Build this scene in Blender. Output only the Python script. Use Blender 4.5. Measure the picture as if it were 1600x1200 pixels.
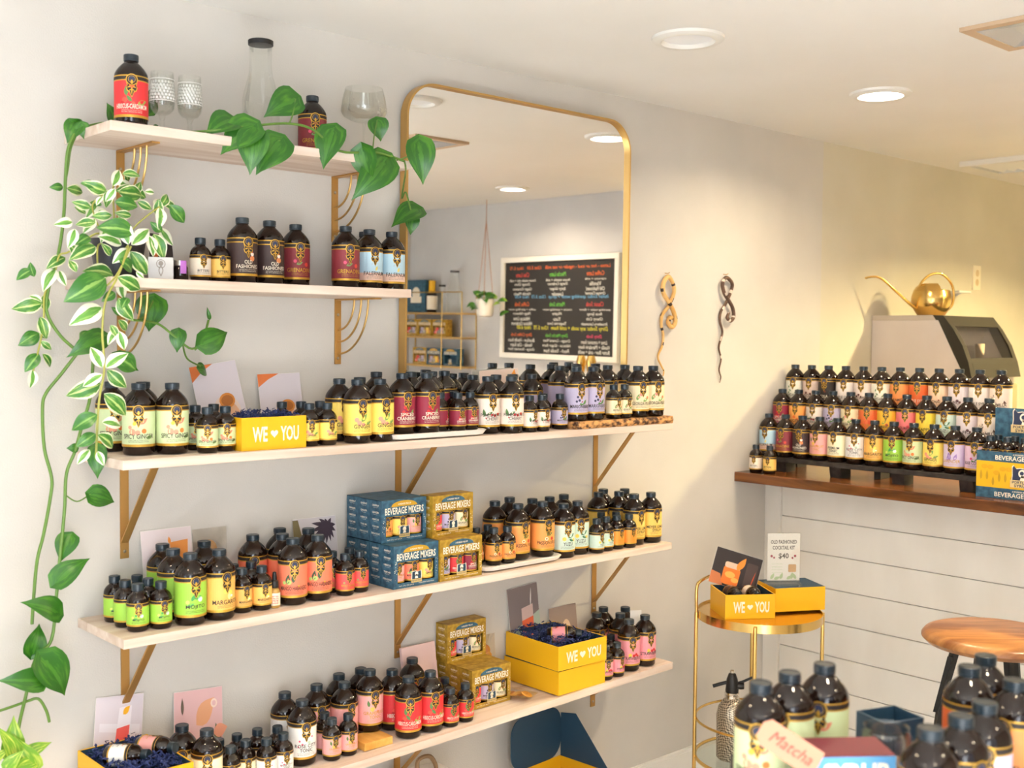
import bpy, bmesh, math, random
from mathutils import Matrix, Vector
random.seed(11)
for o in list(bpy.data.objects): bpy.data.objects.remove(o)
scene = bpy.context.scene
C = scene.collection
R = math.radians

# ------------------------------------------------------------------ camera
cam_d = bpy.data.cameras.new('camera'); cam = bpy.data.objects.new('camera', cam_d); C.objects.link(cam)
def aim_camera(loc, yaw, pitch, roll):
    f = Vector((math.sin(yaw)*math.cos(pitch), math.cos(yaw)*math.cos(pitch), math.sin(pitch)))
    r = Vector((math.cos(yaw), -math.sin(yaw), 0)); d = f.cross(r)
    c, s = math.cos(roll), math.sin(roll)
    r2 = r*c + d*s; d2 = d*c - r*s
    m = Matrix((r2, -d2, -f)).transposed().to_4x4(); m.translation = loc
    cam.matrix_world = m
aim_camera((0, -2.44, 1.55), .74043, -.04067, -.008755)
cam_d.sensor_width = 36; cam_d.lens = 1781.6/1600*36; cam_d.clip_start = .05
cam_d.dof.use_dof = True; cam_d.dof.focus_distance = 2.95; cam_d.dof.aperture_fstop = 4.6
scene.camera = cam

# ------------------------------------------------------------------ world, daylight, exposure
CEIL = 2.308
w = bpy.data.worlds.new('World'); scene.world = w; w.use_nodes = True
w.node_tree.nodes['Background'].inputs[0].default_value = (.80, .88, 1, 1)
w.node_tree.nodes['Background'].inputs[1].default_value = 1.0
vs = scene.view_settings
vs.view_transform = 'Standard'; vs.look = 'None'; vs.gamma = 1; vs.use_curve_mapping = False; vs.exposure = 0.54
def area(name, loc, rot, sx, sy, power, col, shape='RECTANGLE', spread=180):
    l = bpy.data.lights.new(name, 'AREA'); l.shape = shape; l.size = sx; l.size_y = sy; l.energy = power; l.color = col; l.spread = R(spread)
    o = bpy.data.objects.new(name, l); C.objects.link(o); o.location = loc; o.rotation_euler = rot
    return o
WARM = (1.0, .79, .52)
DAY = (.92, .96, 1.0)
area('daylight_front', (-.55, -3.66, 1.30), (R(100), 0, 0), 1.15, 1.65, 40, DAY)          # daylight through window_1
area('fill_light_left', (-2.82, -2.3, 1.30), (R(105), 0, R(-90)), 1.6, 1.6, 16, DAY)      # extra light, added to brighten the left side, through added_window
sun_d = bpy.data.lights.new('bounce_sun', 'SUN'); sun_d.energy = 85; sun_d.color = (.93, .97, 1); sun_d.angle = R(1)
bounce_sun = bpy.data.objects.new('bounce_sun', sun_d); C.objects.link(bounce_sun); bounce_sun.rotation_euler = (R(30), 0, R(6))            # sunlight added on the floor inside window_1 to brighten the ceiling by bounce
DOWNLIGHT_POWER = 4.6

# ------------------------------------------------------------------ helpers
def lin(c):
    return tuple(((v/255)/12.92 if v/255 <= .04045 else ((v/255+.055)/1.055)**2.4) for v in c)
MATS = {}
def mat(name, col, rough=.5, metal=0., spec=.5, **k):
    if name in MATS: return MATS[name]
    m = bpy.data.materials.new(name); m.use_nodes = True; MATS[name] = m
    b = m.node_tree.nodes['Principled BSDF']
    b.inputs['Base Color'].default_value = (*lin(col), 1)
    b.inputs['Roughness'].default_value = rough; b.inputs['Metallic'].default_value = metal
    b.inputs['Specular IOR Level'].default_value = spec
    for kk, v in k.items(): b.inputs[kk.replace('_', ' ')].default_value = v
    return m
def nodes(m): return m.node_tree.nodes, m.node_tree.links, m.node_tree.nodes['Principled BSDF']
def noise_col(m, c1, c2, scale=(8, 8, 8), detail=4, lo=.35, hi=.65, bump=0., bscale=None, coord='Object', dist=.0):
    N, L, b = nodes(m)
    tc = N.new('ShaderNodeTexCoord'); mp = N.new('ShaderNodeMapping'); mp.inputs['Scale'].default_value = scale
    nz = N.new('ShaderNodeTexNoise'); nz.inputs['Scale'].default_value = 1; nz.inputs['Detail'].default_value = detail; nz.inputs['Distortion'].default_value = dist
    cr = N.new('ShaderNodeValToRGB'); cr.color_ramp.elements[0].position = lo; cr.color_ramp.elements[1].position = hi
    cr.color_ramp.elements[0].color = (*lin(c1), 1); cr.color_ramp.elements[1].color = (*lin(c2), 1)
    L.new(tc.outputs[coord], mp.inputs[0]); L.new(mp.outputs[0], nz.inputs['Vector']); L.new(nz.outputs['Fac'], cr.inputs[0]); L.new(cr.outputs[0], b.inputs['Base Color'])
    if bump:
        bp = N.new('ShaderNodeBump'); bp.inputs['Strength'].default_value = bump; bp.inputs['Distance'].default_value = .002
        if bscale:
            n2 = N.new('ShaderNodeTexNoise'); n2.inputs['Scale'].default_value = bscale; n2.inputs['Detail'].default_value = 3
            L.new(tc.outputs[coord], n2.inputs['Vector']); L.new(n2.outputs['Fac'], bp.inputs['Height'])
        else: L.new(nz.outputs['Fac'], bp.inputs['Height'])
        L.new(bp.outputs[0], b.inputs['Normal'])
    return m
def glassy(name, tint, rough=.02, gloss=.9, base=.03, top=.32):
    if name in MATS: return MATS[name]
    m = bpy.data.materials.new(name); m.use_nodes = True; MATS[name] = m
    N, L = m.node_tree.nodes, m.node_tree.links; N.remove(N['Principled BSDF'])
    t = N.new('ShaderNodeBsdfTransparent'); t.inputs[0].default_value = (*tint, 1)
    g = N.new('ShaderNodeBsdfGlossy'); g.inputs['Roughness'].default_value = rough; g.inputs[0].default_value = (gloss, gloss, gloss, 1)
    lw = N.new('ShaderNodeLayerWeight'); lw.inputs[0].default_value = .35
    mr = N.new('ShaderNodeMapRange'); mr.inputs['To Min'].default_value = base; mr.inputs['To Max'].default_value = top
    mx = N.new('ShaderNodeMixShader')
    L.new(lw.outputs['Fresnel'], mr.inputs[0]); L.new(mr.outputs[0], mx.inputs[0]); L.new(t.outputs[0], mx.inputs[1]); L.new(g.outputs[0], mx.inputs[2])
    L.new(mx.outputs[0], N['Material Output'].inputs[0])
    return m
def emit(name, col, strength):
    if name in MATS: return MATS[name]
    m = bpy.data.materials.new(name); m.use_nodes = True; MATS[name] = m
    b = m.node_tree.nodes['Principled BSDF']
    b.inputs['Base Color'].default_value = (*col, 1); b.inputs['Emission Color'].default_value = (*col, 1); b.inputs['Emission Strength'].default_value = strength
    return m

class MB:
    def __init__(s): s.v = []; s.f = []; s.m = []
    def add(s, vs, fs, mi=0):
        o = len(s.v); s.v += [tuple(p) for p in vs]; s.f += [tuple(i+o for i in f) for f in fs]; s.m += [mi]*len(fs); return s
    def box(s, x0, x1, y0, y1, z0, z1, mi=0):
        v = [(x, y, z) for z in (z0, z1) for y in (y0, y1) for x in (x0, x1)]
        return s.add(v, [(0, 2, 3, 1), (4, 5, 7, 6), (0, 1, 5, 4), (2, 6, 7, 3), (0, 4, 6, 2), (1, 3, 7, 5)], mi)
    def cbox(s, x0, x1, y0, y1, z0, z1, b=.002, mi=0):
        bm = bmesh.new(); m = MB().box(x0, x1, y0, y1, z0, z1)
        vv = [bm.verts.new(p) for p in m.v]
        for f in m.f: bm.faces.new([vv[i] for i in f])
        bmesh.ops.bevel(bm, geom=bm.edges[:], offset=b, segments=2, affect='EDGES', profile=.5)
        bm.verts.index_update(); bm.verts.ensure_lookup_table()
        s.add([v.co[:] for v in bm.verts], [[v.index for v in f.verts] for f in bm.faces], mi); bm.free(); return s
    def lathe(s, prof, seg=28, mi=0, c=(0, 0, 0), cap=True, a0=0., a1=2*math.pi):
        full = abs(a1-a0-2*math.pi) < 1e-6; n = seg if full else seg+1
        v = []; f = []
        for r, z in prof:
            for k in range(n):
                a = a0+(a1-a0)*k/seg; v.append((c[0]+r*math.cos(a), c[1]+r*math.sin(a), c[2]+z))
        for i in range(len(prof)-1):
            for k in range(seg):
                k2 = (k+1) % n if full else k+1
                f.append((i*n+k, i*n+k2, (i+1)*n+k2, (i+1)*n+k))
        if cap and full:
            if prof[0][0] > 1e-5: f.append(tuple(range(n-1, -1, -1)))
            if prof[-1][0] > 1e-5: f.append(tuple((len(prof)-1)*n+k for k in range(n)))
        return s.add(v, f, mi)
    def tube(s, path, r, seg=8, mi=0, closed=False, smooth=0):
        P = [Vector(p) for p in path]
        if smooth: P = spline(P, smooth, closed)
        n = len(P); rr = r if callable(r) else (lambda t: r)
        v = []; f = []; up = None
        for i, p in enumerate(P):
            if closed: d = (P[(i+1) % n]-P[i-1])
            else: d = P[min(i+1, n-1)]-P[max(i-1, 0)]
            d.normalize()
            if up is None:
                up = d.orthogonal().normalized()
            else:
                up = (up-d*up.dot(d)); up = up.normalized() if up.length > 1e-6 else d.orthogonal().normalized()
            sd = d.cross(up); q = rr(i/max(n-1, 1))
            for k in range(seg):
                a = 2*math.pi*k/seg; v.append(p+up*(q*math.cos(a))+sd*(q*math.sin(a)))
        for i in range(n if closed else n-1):
            for k in range(seg):
                j = (i+1) % n; k2 = (k+1) % seg
                f.append((i*seg+k, i*seg+k2, j*seg+k2, j*seg+k))
        if not closed: f.append(tuple(range(seg-1, -1, -1))); f.append(tuple((n-1)*seg+k for k in range(seg)))
        return s.add(v, f, mi)
    def prism(s, poly, a0, a1, plane='xz', mi=0):
        def P(u, v, a): return {'xz': (u, a, v), 'xy': (u, v, a), 'yz': (a, u, v)}[plane]
        n = len(poly); v = [P(u, q, a0) for u, q in poly]+[P(u, q, a1) for u, q in poly]
        f = [tuple(range(n)), tuple(range(2*n-1, n-1, -1))]+[(i, i+n, (i+1) % n+n, (i+1) % n) for i in range(n)]
        return s.add(v, f, mi)
    def flat(s, poly, y, mi=0):                                  # printed shape on a plane facing -y
        return s.add([(u, y, v) for u, v in poly], [tuple(range(len(poly)))], mi)
    def mesh(s, name, mats, smooth=False, angle=40):
        me = bpy.data.meshes.new(name); me.from_pydata(s.v, [], s.f)
        for m in (mats if isinstance(mats, (list, tuple)) else [mats]): me.materials.append(m)
        for p, i in zip(me.polygons, s.m): p.material_index = i
        bm = bmesh.new(); bm.from_mesh(me); bmesh.ops.recalc_face_normals(bm, faces=bm.faces)
        if smooth:
            for fc in bm.faces: fc.smooth = True
            for e in bm.edges:
                if len(e.link_faces) == 2 and e.calc_face_angle(0) > R(angle): e.smooth = False
        bm.to_mesh(me); bm.free(); me.update(); return me
    def obj(s, name, mats, parent=None, smooth=False, loc=None, angle=40):
        return put(name, s.mesh(name, mats, smooth, angle), parent, loc)
def spline(P, k, closed=False):
    out = []; n = len(P)
    for i in range(n if closed else n-1):
        if closed: a, b, c, d = P[i-1], P[i], P[(i+1) % n], P[(i+2) % n]
        else: a, b, c, d = P[max(i-1, 0)], P[i], P[i+1], P[min(i+2, n-1)]
        for j in range(k):
            t = j/k; out.append(.5*((2*b)+(c-a)*t+(2*a-5*b+4*c-d)*t*t+(3*b-a-3*c+d)*t**3))
    if not closed: out.append(P[-1])
    return out
def put(name, me, parent=None, loc=None, rz=None):
    o = bpy.data.objects.new(name, me); C.objects.link(o)
    if parent: o.parent = parent
    if loc is not None: o.location = loc
    if rz is not None: o.rotation_euler.z = rz
    return o
def tag(o, label, cat, group=None, kind=None):
    if label: o['label'] = label
    if cat: o['category'] = cat
    if group: o['group'] = group
    if kind: o['kind'] = kind
    return o
def thing(name, label, cat, loc=(0, 0, 0), rz=0, group=None, rot=None):
    o = bpy.data.objects.new(name, None); o.empty_display_size = .05; C.objects.link(o); o.location = loc
    o.rotation_euler = rot if rot else (0, 0, rz)
    return tag(o, label, cat, group)
def struct(o): o['kind'] = 'structure'; return o
def circ(u, v, r, n=16, ry=None):
    ry = r if ry is None else ry
    return [(u+r*math.cos(2*math.pi*k/n), v+ry*math.sin(2*math.pi*k/n)) for k in range(n)]
def leafp(u, v, L, wd, ang, n=6):
    pts = []
    for s_ in (1, -1):
        for k in range(n+1):
            t = k/n if s_ == 1 else 1-k/n
            if s_ == -1 and k in (0, n): continue
            pts.append((t*L, s_*wd*math.sin(math.pi*t**.8)))
    c, s_ = math.cos(ang), math.sin(ang)
    return [(u+x*c-y*s_, v+x*s_+y*c) for x, y in pts]
def heart(u, v, s_):
    pts = []
    for k in range(24):
        t = 2*math.pi*k/24
        pts.append((u+s_*16*math.sin(t)**3/17, v+s_*(13*math.cos(t)-5*math.cos(2*t)-2*math.cos(3*t)-math.cos(4*t))/17))
    return pts
def rrect(x0, x1, z0, z1, r, n=5):
    pts = []
    for cx, cz, a in ((x1-r, z1-r, 0), (x0+r, z1-r, 90), (x0+r, z0+r, 180), (x1-r, z0+r, 270)):
        for k in range(n+1):
            t = R(a+90*k/n); pts.append((cx+r*math.cos(t), cz+r*math.sin(t)))
    return pts
TXT = {}
def text2d(body, width=None, height=None, bold=.0, shear=0., res=2):
    key = (body, bold, shear, res)
    if key not in TXT:
        cu = bpy.data.curves.new('t', 'FONT'); cu.body = body; cu.fill_mode = 'FRONT'; cu.resolution_u = res; cu.offset = bold; cu.shear = shear
        ob = bpy.data.objects.new('t', cu); C.objects.link(ob)
        me = ob.evaluated_get(bpy.context.evaluated_depsgraph_get()).to_mesh()
        v = [(p.co.x, p.co.y) for p in me.vertices]; f = [tuple(p.vertices) for p in me.polygons]
        bpy.data.objects.remove(ob); bpy.data.curves.remove(cu)
        x0, x1 = min(p[0] for p in v), max(p[0] for p in v); y0, y1 = min(p[1] for p in v), max(p[1] for p in v)
        TXT[key] = ([((p[0]-(x0+x1)/2)/(x1-x0), (p[1]-y0)/(y1-y0)) for p in v], f, (x1-x0)/(y1-y0))
    v, f, asp = TXT[key]
    if height is None: height = width/asp
    if width is None: width = height*asp
    return [(p[0]*width, p[1]*height) for p in v], f
def text_flat(mb, body, u, v, width, height, y, mi=0, bold=.02, shear=0.):
    tv, tf = text2d(body, width, height, bold, shear)
    mb.add([(u+p[0], y, v+p[1]) for p in tv], tf, mi); return mb

# ------------------------------------------------------------------ materials
M_wall = noise_col(mat('wall_paint', (208, 203, 196), .75, spec=.25), (204, 199, 192), (211, 206, 199), (3, 3, 3), bump=.25, bscale=260)
M_wallg = noise_col(mat('grey_wall_paint', (205, 205, 206), .75, spec=.25), (200, 200, 202), (209, 209, 210), (3, 3, 3), bump=.2, bscale=260)
M_ceil = noise_col(mat('ceiling_paint', (242, 240, 237), .8, spec=.2), (240, 238, 234), (244, 242, 239), (2, 2, 2))
M_floor = noise_col(mat('floor_wood', (206, 202, 197), .4), (196, 192, 186), (214, 211, 206), (2, 14, 2))
M_white = mat('white_trim_paint', (238, 236, 230), .45)
M_ship = noise_col(mat('shiplap_paint', (243, 238, 229), .5), (239, 233, 223), (246, 242, 234), (2, 6, 2))
M_pine = noise_col(mat('whitewashed_pine', (222, 202, 186), .6), (206, 180, 160), (230, 213, 199), (2.2, 30, 30), detail=5, lo=.3, hi=.62, dist=.6)
M_brass = mat('brushed_brass', (206, 168, 104), .36, .85)
M_brassd = mat('aged_brass', (196, 152, 88), .46, .7)
M_gold = mat('polished_gold', (226, 190, 116), .2, 1.0)
M_walnut = noise_col(mat('walnut_top', (100, 58, 28), .25, spec=.5), (66, 36, 16), (128, 76, 36), (26, 3, 26), detail=6, dist=.8)
M_stool = noise_col(mat('stool_wood', (170, 112, 62), .3), (132, 80, 40), (190, 134, 80), (5, 26, 8), detail=6, dist=.6)
M_black = mat('black_paint', (22, 21, 22), .45)
M_amber = mat('amber_glass', (25, 12, 7), .03, spec=.5)
M_amberl = mat('amber_glass_light', (92, 44, 20), .05, spec=.6, Coat_Weight=.6, Coat_Roughness=.03)
M_cap = mat('blue_black_cap', (28, 42, 52), .32, spec=.6)
M_goldp = mat('gold_print', (206, 160, 60), .42, .55)
M_blackp = mat('black_print', (38, 30, 28), .6)
M_navyp = mat('navy_print', (44, 54, 84), .6)
M_creamp = mat('cream_print', (244, 234, 214), .6)
M_darkp = mat('dark_lettering', (58, 46, 40), .6)
M_clear = glassy('clear_glass', (.97, .98, .97))
M_yellow = mat('yellow_card', (238, 182, 22), .5)
M_yellowd = mat('ochre_card', (196, 150, 30), .5)
M_navy = mat('navy_card', (36, 66, 88), .55)
M_blue = noise_col(mat('blue_carton', (46, 88, 112), .5), (36, 74, 98), (62, 106, 130), (70, 70, 70), detail=3)
M_mustard = noise_col(mat('mustard_carton', (170, 132, 34), .5), (148, 112, 22), (190, 152, 50), (70, 70, 70), detail=3)
M_shred = mat('navy_shred', (38, 52, 104), .7)
M_paper = mat('white_paper', (240, 236, 230), .6)
def cmat(c, rough=.55): return mat('print_%d_%d_%d' % tuple(c), c, rough)

# ------------------------------------------------------------------ the room
X0, X1, YF = -2.7, 6.2, -3.55
struct(MB().box(X0, X1, YF, 0, -.05, 0).obj('floor', M_floor))
struct(MB().box(X0-.1, X1+.1, YF-.1, .1, CEIL, CEIL+.06).obj('ceiling', M_ceil))
struct(MB().box(X0, 3.83, 0, .1, 0, CEIL).obj('wall_back', M_wall))
M_wall_yellow_lit = noise_col(mat('wall_paint_yellow_lit', (210, 203, 184), .75, spec=.25), (207, 200, 181), (213, 206, 188), (3, 3, 3), bump=.25, bscale=260)  # yellow alcove light on the wall put into its paint colour
struct(MB().box(3.83, X1, 0, .1, 0, CEIL).obj('wall_rear', M_wall_yellow_lit))
m = MB().box(X0-.1, X0, YF, -3.1, 0, CEIL).box(X0-.1, X0, -1.5, .1, 0, CEIL).box(X0-.1, X0, -3.1, -1.5, 0, .42).box(X0-.1, X0, -3.1, -1.5, 2.18, CEIL)
struct(m.obj('wall_left', M_wall))
struct(MB().box(X1, X1+.1, YF, .1, 0, CEIL).obj('wall_end', M_wall))
struct(MB().box(4.52, 4.62, YF, -1.56, 0, CEIL).obj('wall_right', M_wallg))
wx0, wx1, wz0, wz1 = -2.15, 1.05, .42, 2.18
m = MB().box(X0-.1, wx0, YF-.1, YF, 0, CEIL).box(wx1, X1+.1, YF-.1, YF, 0, CEIL).box(wx0, wx1, YF-.1, YF, 0, wz0).box(wx0, wx1, YF-.1, YF, wz1, CEIL)
struct(m.obj('wall_front', M_wall))
win = struct(thing('window_1', 'wide shop window in the front wall', None, ((wx0+wx1)/2, YF, wz0)))
hw = (wx1-wx0)/2; hh = wz1-wz0
m = MB()
for x in (-hw+.03, -hw/3, hw/3, hw-.03): m.box(x-.03, x+.03, -.08, -.01, 0, hh)
for z in (.03, hh-.03): m.box(-hw, hw, -.08, -.01, z-.03, z+.03)
m.obj('window_frame', M_black, win)
for k in range(3):
    MB().box(-hw+k*2*hw/3+.03, -hw+(k+1)*2*hw/3-.03, -.046, -.042, .05, hh-.05).obj('pane', glassy('window_glass', (.98, .99, 1), base=.04), win)
win = struct(thing('added_window', 'unseen window added in the left wall to let in more light', None, (X0, -2.3, wz0), R(-90)))  # made-up window, added to brighten the wall and ceiling at left
m = MB()
for x in (-.77, 0, .77): m.box(x-.03, x+.03, -.08, -.01, 0, hh)
for z in (.03, hh-.03): m.box(-.80, .80, -.08, -.01, z-.03, z+.03)
m.obj('window_frame', M_black, win)
for x in (-.385, .385): MB().box(x-.355, x+.355, -.046, -.042, .05, hh-.05).obj('pane', MATS['window_glass'], win)
struct(MB().box(X0, 3.49, -.016, -.0005, 0, .14).box(X0, 3.49, -.012, -.0005, .14, .15).obj('baseboard_back', M_white))

# recessed ceiling lights
def downlight(x, y, on, label, power=None, col=WARM):
    t = thing('recessed_downlight', label, 'ceiling light', (x, y, CEIL), 0, 'recessed ceiling lights')
    MB().lathe([(.060, -.001), (.063, -.006), (.068, -.0125), (.080, -.0125), (.090, -.007), (.092, -.0005)], 40, cap=False).obj('trim_ring', M_white, t, True)
    MB().lathe([(.0, -.0015), (.05, -.0018), (.0622, -.0035)], 40, cap=False).obj('lens', emit('lamp_lens_lit', (1, .93, .82), 14) if on else mat('lamp_lens_off', (246, 247, 250), .4), t, True)
    if on:
        l = area('downlight_lamp', (0, 0, -.012), (0, 0, 0), .11, .11, power or DOWNLIGHT_POWER, col, 'DISK', 150); l.parent = t
downlight(2.277, -.593, False, 'unlit round recessed ceiling light above the round-cornered mirror')
downlight(3.204, -.595, True, 'lit round recessed ceiling light nearest the wall ornaments', 6.6)
downlight(4.07, -2.08, True, 'lit round recessed ceiling light near the chalkboard, seen in the mirror')
downlight(1.35, -2.08, True, 'lit round recessed ceiling light over the middle of the shop')
downlight(.42, -.75, True, 'lit round recessed ceiling light above the trailing plants', 2.2, (1, .74, .44))
downlight(4.78, -1.42, True, 'lit round recessed ceiling light over the alcove behind the bar', 88, (1, .80, .40))
downlight(-.45, -2.08, True, 'unseen ceiling light added behind the camera at left for bottle highlights', 2.2)  # added out of view to put highlights on the bottle glass
downlight(1.9, -3.0, True, 'unseen ceiling light added near the front wall for bottle highlights', 2.6)  # another unseen lamp added for highlights on the bottles
downlight(.42, -3.0, True, 'unseen ceiling light added just inside the shop window for bottle highlights', 2.2)  # unseen too, added for small glints on the bottle shoulders
downlight(2.95, -1.85, True, 'unseen round ceiling light set nearer the bar to brighten its front', 10.0)  # unseen lamp, placed towards the bar to brighten the shiplap
# square recessed fixture
t = thing('square_ceiling_fixture', 'square recessed ceiling fixture with metal reflector at the right edge', 'ceiling light', (2.81, -1.24, CEIL))
m = MB(); a, b = .135, .108
for s0 in ((-a, a, -a, -b), (-a, a, b, a), (-a, -b, -b, b), (b, a, -b, b)): m.box(*s0, -.010, -.0005)
m.obj('frame', mat('fixture_frame', (205, 178, 148), .5), t)
MB().add([(-b, -b, -.009), (b, -b, -.009), (b, b, -.009), (-b, b, -.009), (-.05, -.05, -.001), (.05, -.05, -.001), (.05, .05, -.001), (-.05, .05, -.001)],
         [(0, 1, 5, 4), (1, 2, 6, 5), (2, 3, 7, 6), (3, 0, 4, 7), (4, 5, 6, 7)]).obj('reflector', mat('fixture_reflector', (205, 212, 224), .2, .35), t)
# ceiling vent
t = thing('ceiling_vent', 'white slatted ceiling vent near the back wall on the right', 'vent', (4.83, -.30, CEIL))
m = MB()
for s0 in ((-.17, -.14, -.17, .17), (.14, .17, -.17, .17), (-.14, .14, -.17, -.14), (-.14, .14, .14, .17)): m.box(*s0, -.022, -.0005)
m.obj('vent_frame', M_white, t)
for k in range(6):
    y = -.115+k*.046
    MB().add([(-.14, y-.010, -.004), (.14, y-.010, -.004), (.14, y+.006, -.018), (-.14, y+.006, -.018), (-.14, y-.009, -.003), (.14, y-.009, -.003), (.14, y+.007, -.017), (-.14, y+.007, -.017)],
             [(0, 1, 2, 3), (4, 5, 6, 7), (0, 1, 5, 4), (2, 3, 7, 6), (0, 3, 7, 4), (1, 2, 6, 5)]).obj('slat', M_white, t)
MB().box(-.14, .14, -.14, .14, -.0012, -.0006).obj('duct_panel', M_black, t)

# ------------------------------------------------------------------ shelves
S5 = lambda x: .5465+.0184*(x-1.644)
SHELVES = [('top', .938, 1.679, 1.951), ('second', .938, 1.682, 1.644), ('third', .96, 2.672, 1.277), ('fourth', .96, 2.675, .914)]
for nm, a, b, z in SHELVES:
    o = MB().cbox(a, b, -.237, -.0006, z, z+.02, .0015).obj('wall_shelf', M_pine)
    tag(o, {'top': 'short whitewashed pine shelf at the top, under the trailing vine', 'second': 'short whitewashed pine shelf second from the top, holding a plant pot',
            'third': 'long whitewashed pine shelf just below the mirror', 'fourth': 'long whitewashed pine shelf carrying the blue cartons'}[nm], 'shelf', 'wall shelves')
m = MB(); a, b = .96, 2.687; za, zb = S5(a)-.02, S5(b)-.02
m.add([(a, -.237, za), (b, -.237, zb), (b, -.0006, zb), (a, -.0006, za), (a, -.237, za+.02), (b, -.237, zb+.02), (b, -.0006, zb+.02), (a, -.0006, za+.02)],
      [(0, 1, 2, 3), (4, 5, 6, 7), (0, 1, 5, 4), (1, 2, 6, 5), (2, 3, 7, 6), (3, 0, 4, 7)])
tag(m.obj('wall_shelf', M_pine), 'long whitewashed pine shelf at the bottom, lowest of five', 'shelf', 'wall shelves')
def screw(p, parent):
    MB().lathe([(.0, -.0022), (.0028, -.0018), (.004, 0)], 10).obj('screw', mat('screw_steel', (190, 180, 160), .3, 1), parent).matrix_local = Matrix.Translation(p) @ Matrix.Rotation(R(-90), 4, 'X')
def arc_bracket(x, z, label):
    t = thing('shelf_bracket', label, 'bracket', (x, 0, z), 0, 'brass arc brackets')
    MB().box(-.009, .009, -.004, -.0006, -.165, -.0006).obj('wall_bar', M_brassd, t)
    MB().box(-.009, .009, -.178, -.004, -.0042, -.0006).obj('shelf_bar', M_brassd, t)
    for rr in (.075, .105, .135):
        pts = [(0, -rr*math.sin(a)-.004*(1-math.sin(a)), -.004-rr*math.cos(a)+.0*rr) for a in [k*math.pi/2/12 for k in range(13)]]
        MB().tube(pts, .0026, 8).obj('arc_rod', M_brass, t, True)
    for dz in (-.04, -.15): screw((0, -.004, dz), t)
def strut_bracket(x, z, label, drop=.215):
    t = thing('shelf_bracket', label, 'bracket', (x, 0, z), 0, 'brass strut brackets')
    MB().box(-.0095, .0095, -.004, -.0006, -drop, -.0006).obj('wall_bar', M_brassd, t)
    MB().box(-.0095, .0095, -.185, -.004, -.0042, -.0006).obj('shelf_bar', M_brassd, t)
    MB().add([(-.0085, -.004, -drop+.035), (.0085, -.004, -drop+.035), (.0085, -.004, -drop+.041), (-.0085, -.004, -drop+.041),
              (-.0085, -.162, -.0042), (.0085, -.162, -.0042), (.0085, -.157, -.0042), (-.0085, -.157, -.0042)],
             [(0, 1, 2, 3), (4, 5, 6, 7), (0, 1, 5, 4), (1, 2, 6, 5), (2, 3, 7, 6), (3, 0, 4, 7)]).obj('diagonal_strut', M_brassd, t)
    for dz in (-.012, -drop+.016): screw((0, -.004, dz), t)
arc_bracket(1.06, 1.951, 'brass three-arc bracket under the left end of the top shelf')
arc_bracket(1.617, 1.951, 'brass three-arc bracket under the right end of the top shelf')
arc_bracket(1.06, 1.644, 'brass three-arc bracket under the second shelf behind trailing leaves')
arc_bracket(1.627, 1.644, 'brass three-arc bracket under the right end of the second shelf')
for nm, z in (('third', 1.277), ('fourth', .914), ('lowest', 0)):
    for pos, x in (('left', 1.065), ('middle', 1.82), ('right', 2.583)):
        if nm == 'lowest' and pos == 'left': continue
        strut_bracket(x, z if z else S5(x)-.02-.0003, 'brass diagonal-strut bracket under the %s of the %s shelf' % (pos, nm), .225 if nm != 'lowest' else .15 if pos == 'right' else .2)

# ------------------------------------------------------------------ mirror
TILT = R(.42)
mx0, mx1, mz0, mz1 = 1.815, 2.689, 1.315, 2.222
t = thing('wall_mirror', 'tall wall mirror with rounded corners and thin brass frame', 'mirror', (mx0, -.004, mz0)); t.rotation_euler.x = TILT
W_, H_ = mx1-mx0, mz1-mz0
outer = rrect(0, W_, 0, H_, .095, 12); inner = rrect(.006, W_-.006, .006, H_-.006, .089, 12)
n = len(outer); m = MB(); v = []
for y in (-.030, -.002): v += [(u, y, q) for u, q in outer]+[(u, y, q) for u, q in inner]
f = []
for i in range(n):
    j = (i+1) % n
    f += [(i, j, n+j, n+i), (2*n+i, 2*n+j, 3*n+j, 3*n+i), (i, j, 2*n+j, 2*n+i), (n+i, n+j, 3*n+j, 3*n+i)]
m.add(v, f).obj('mirror_frame', M_brass, t, True)
MB().prism(rrect(.0055, W_-.0055, .0055, H_-.0055, .0892, 12), -.018, -.006, 'xz').obj('mirror_glass', mat('mirror_silver', (248, 247, 245), .0, 1.0), t)

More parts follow.
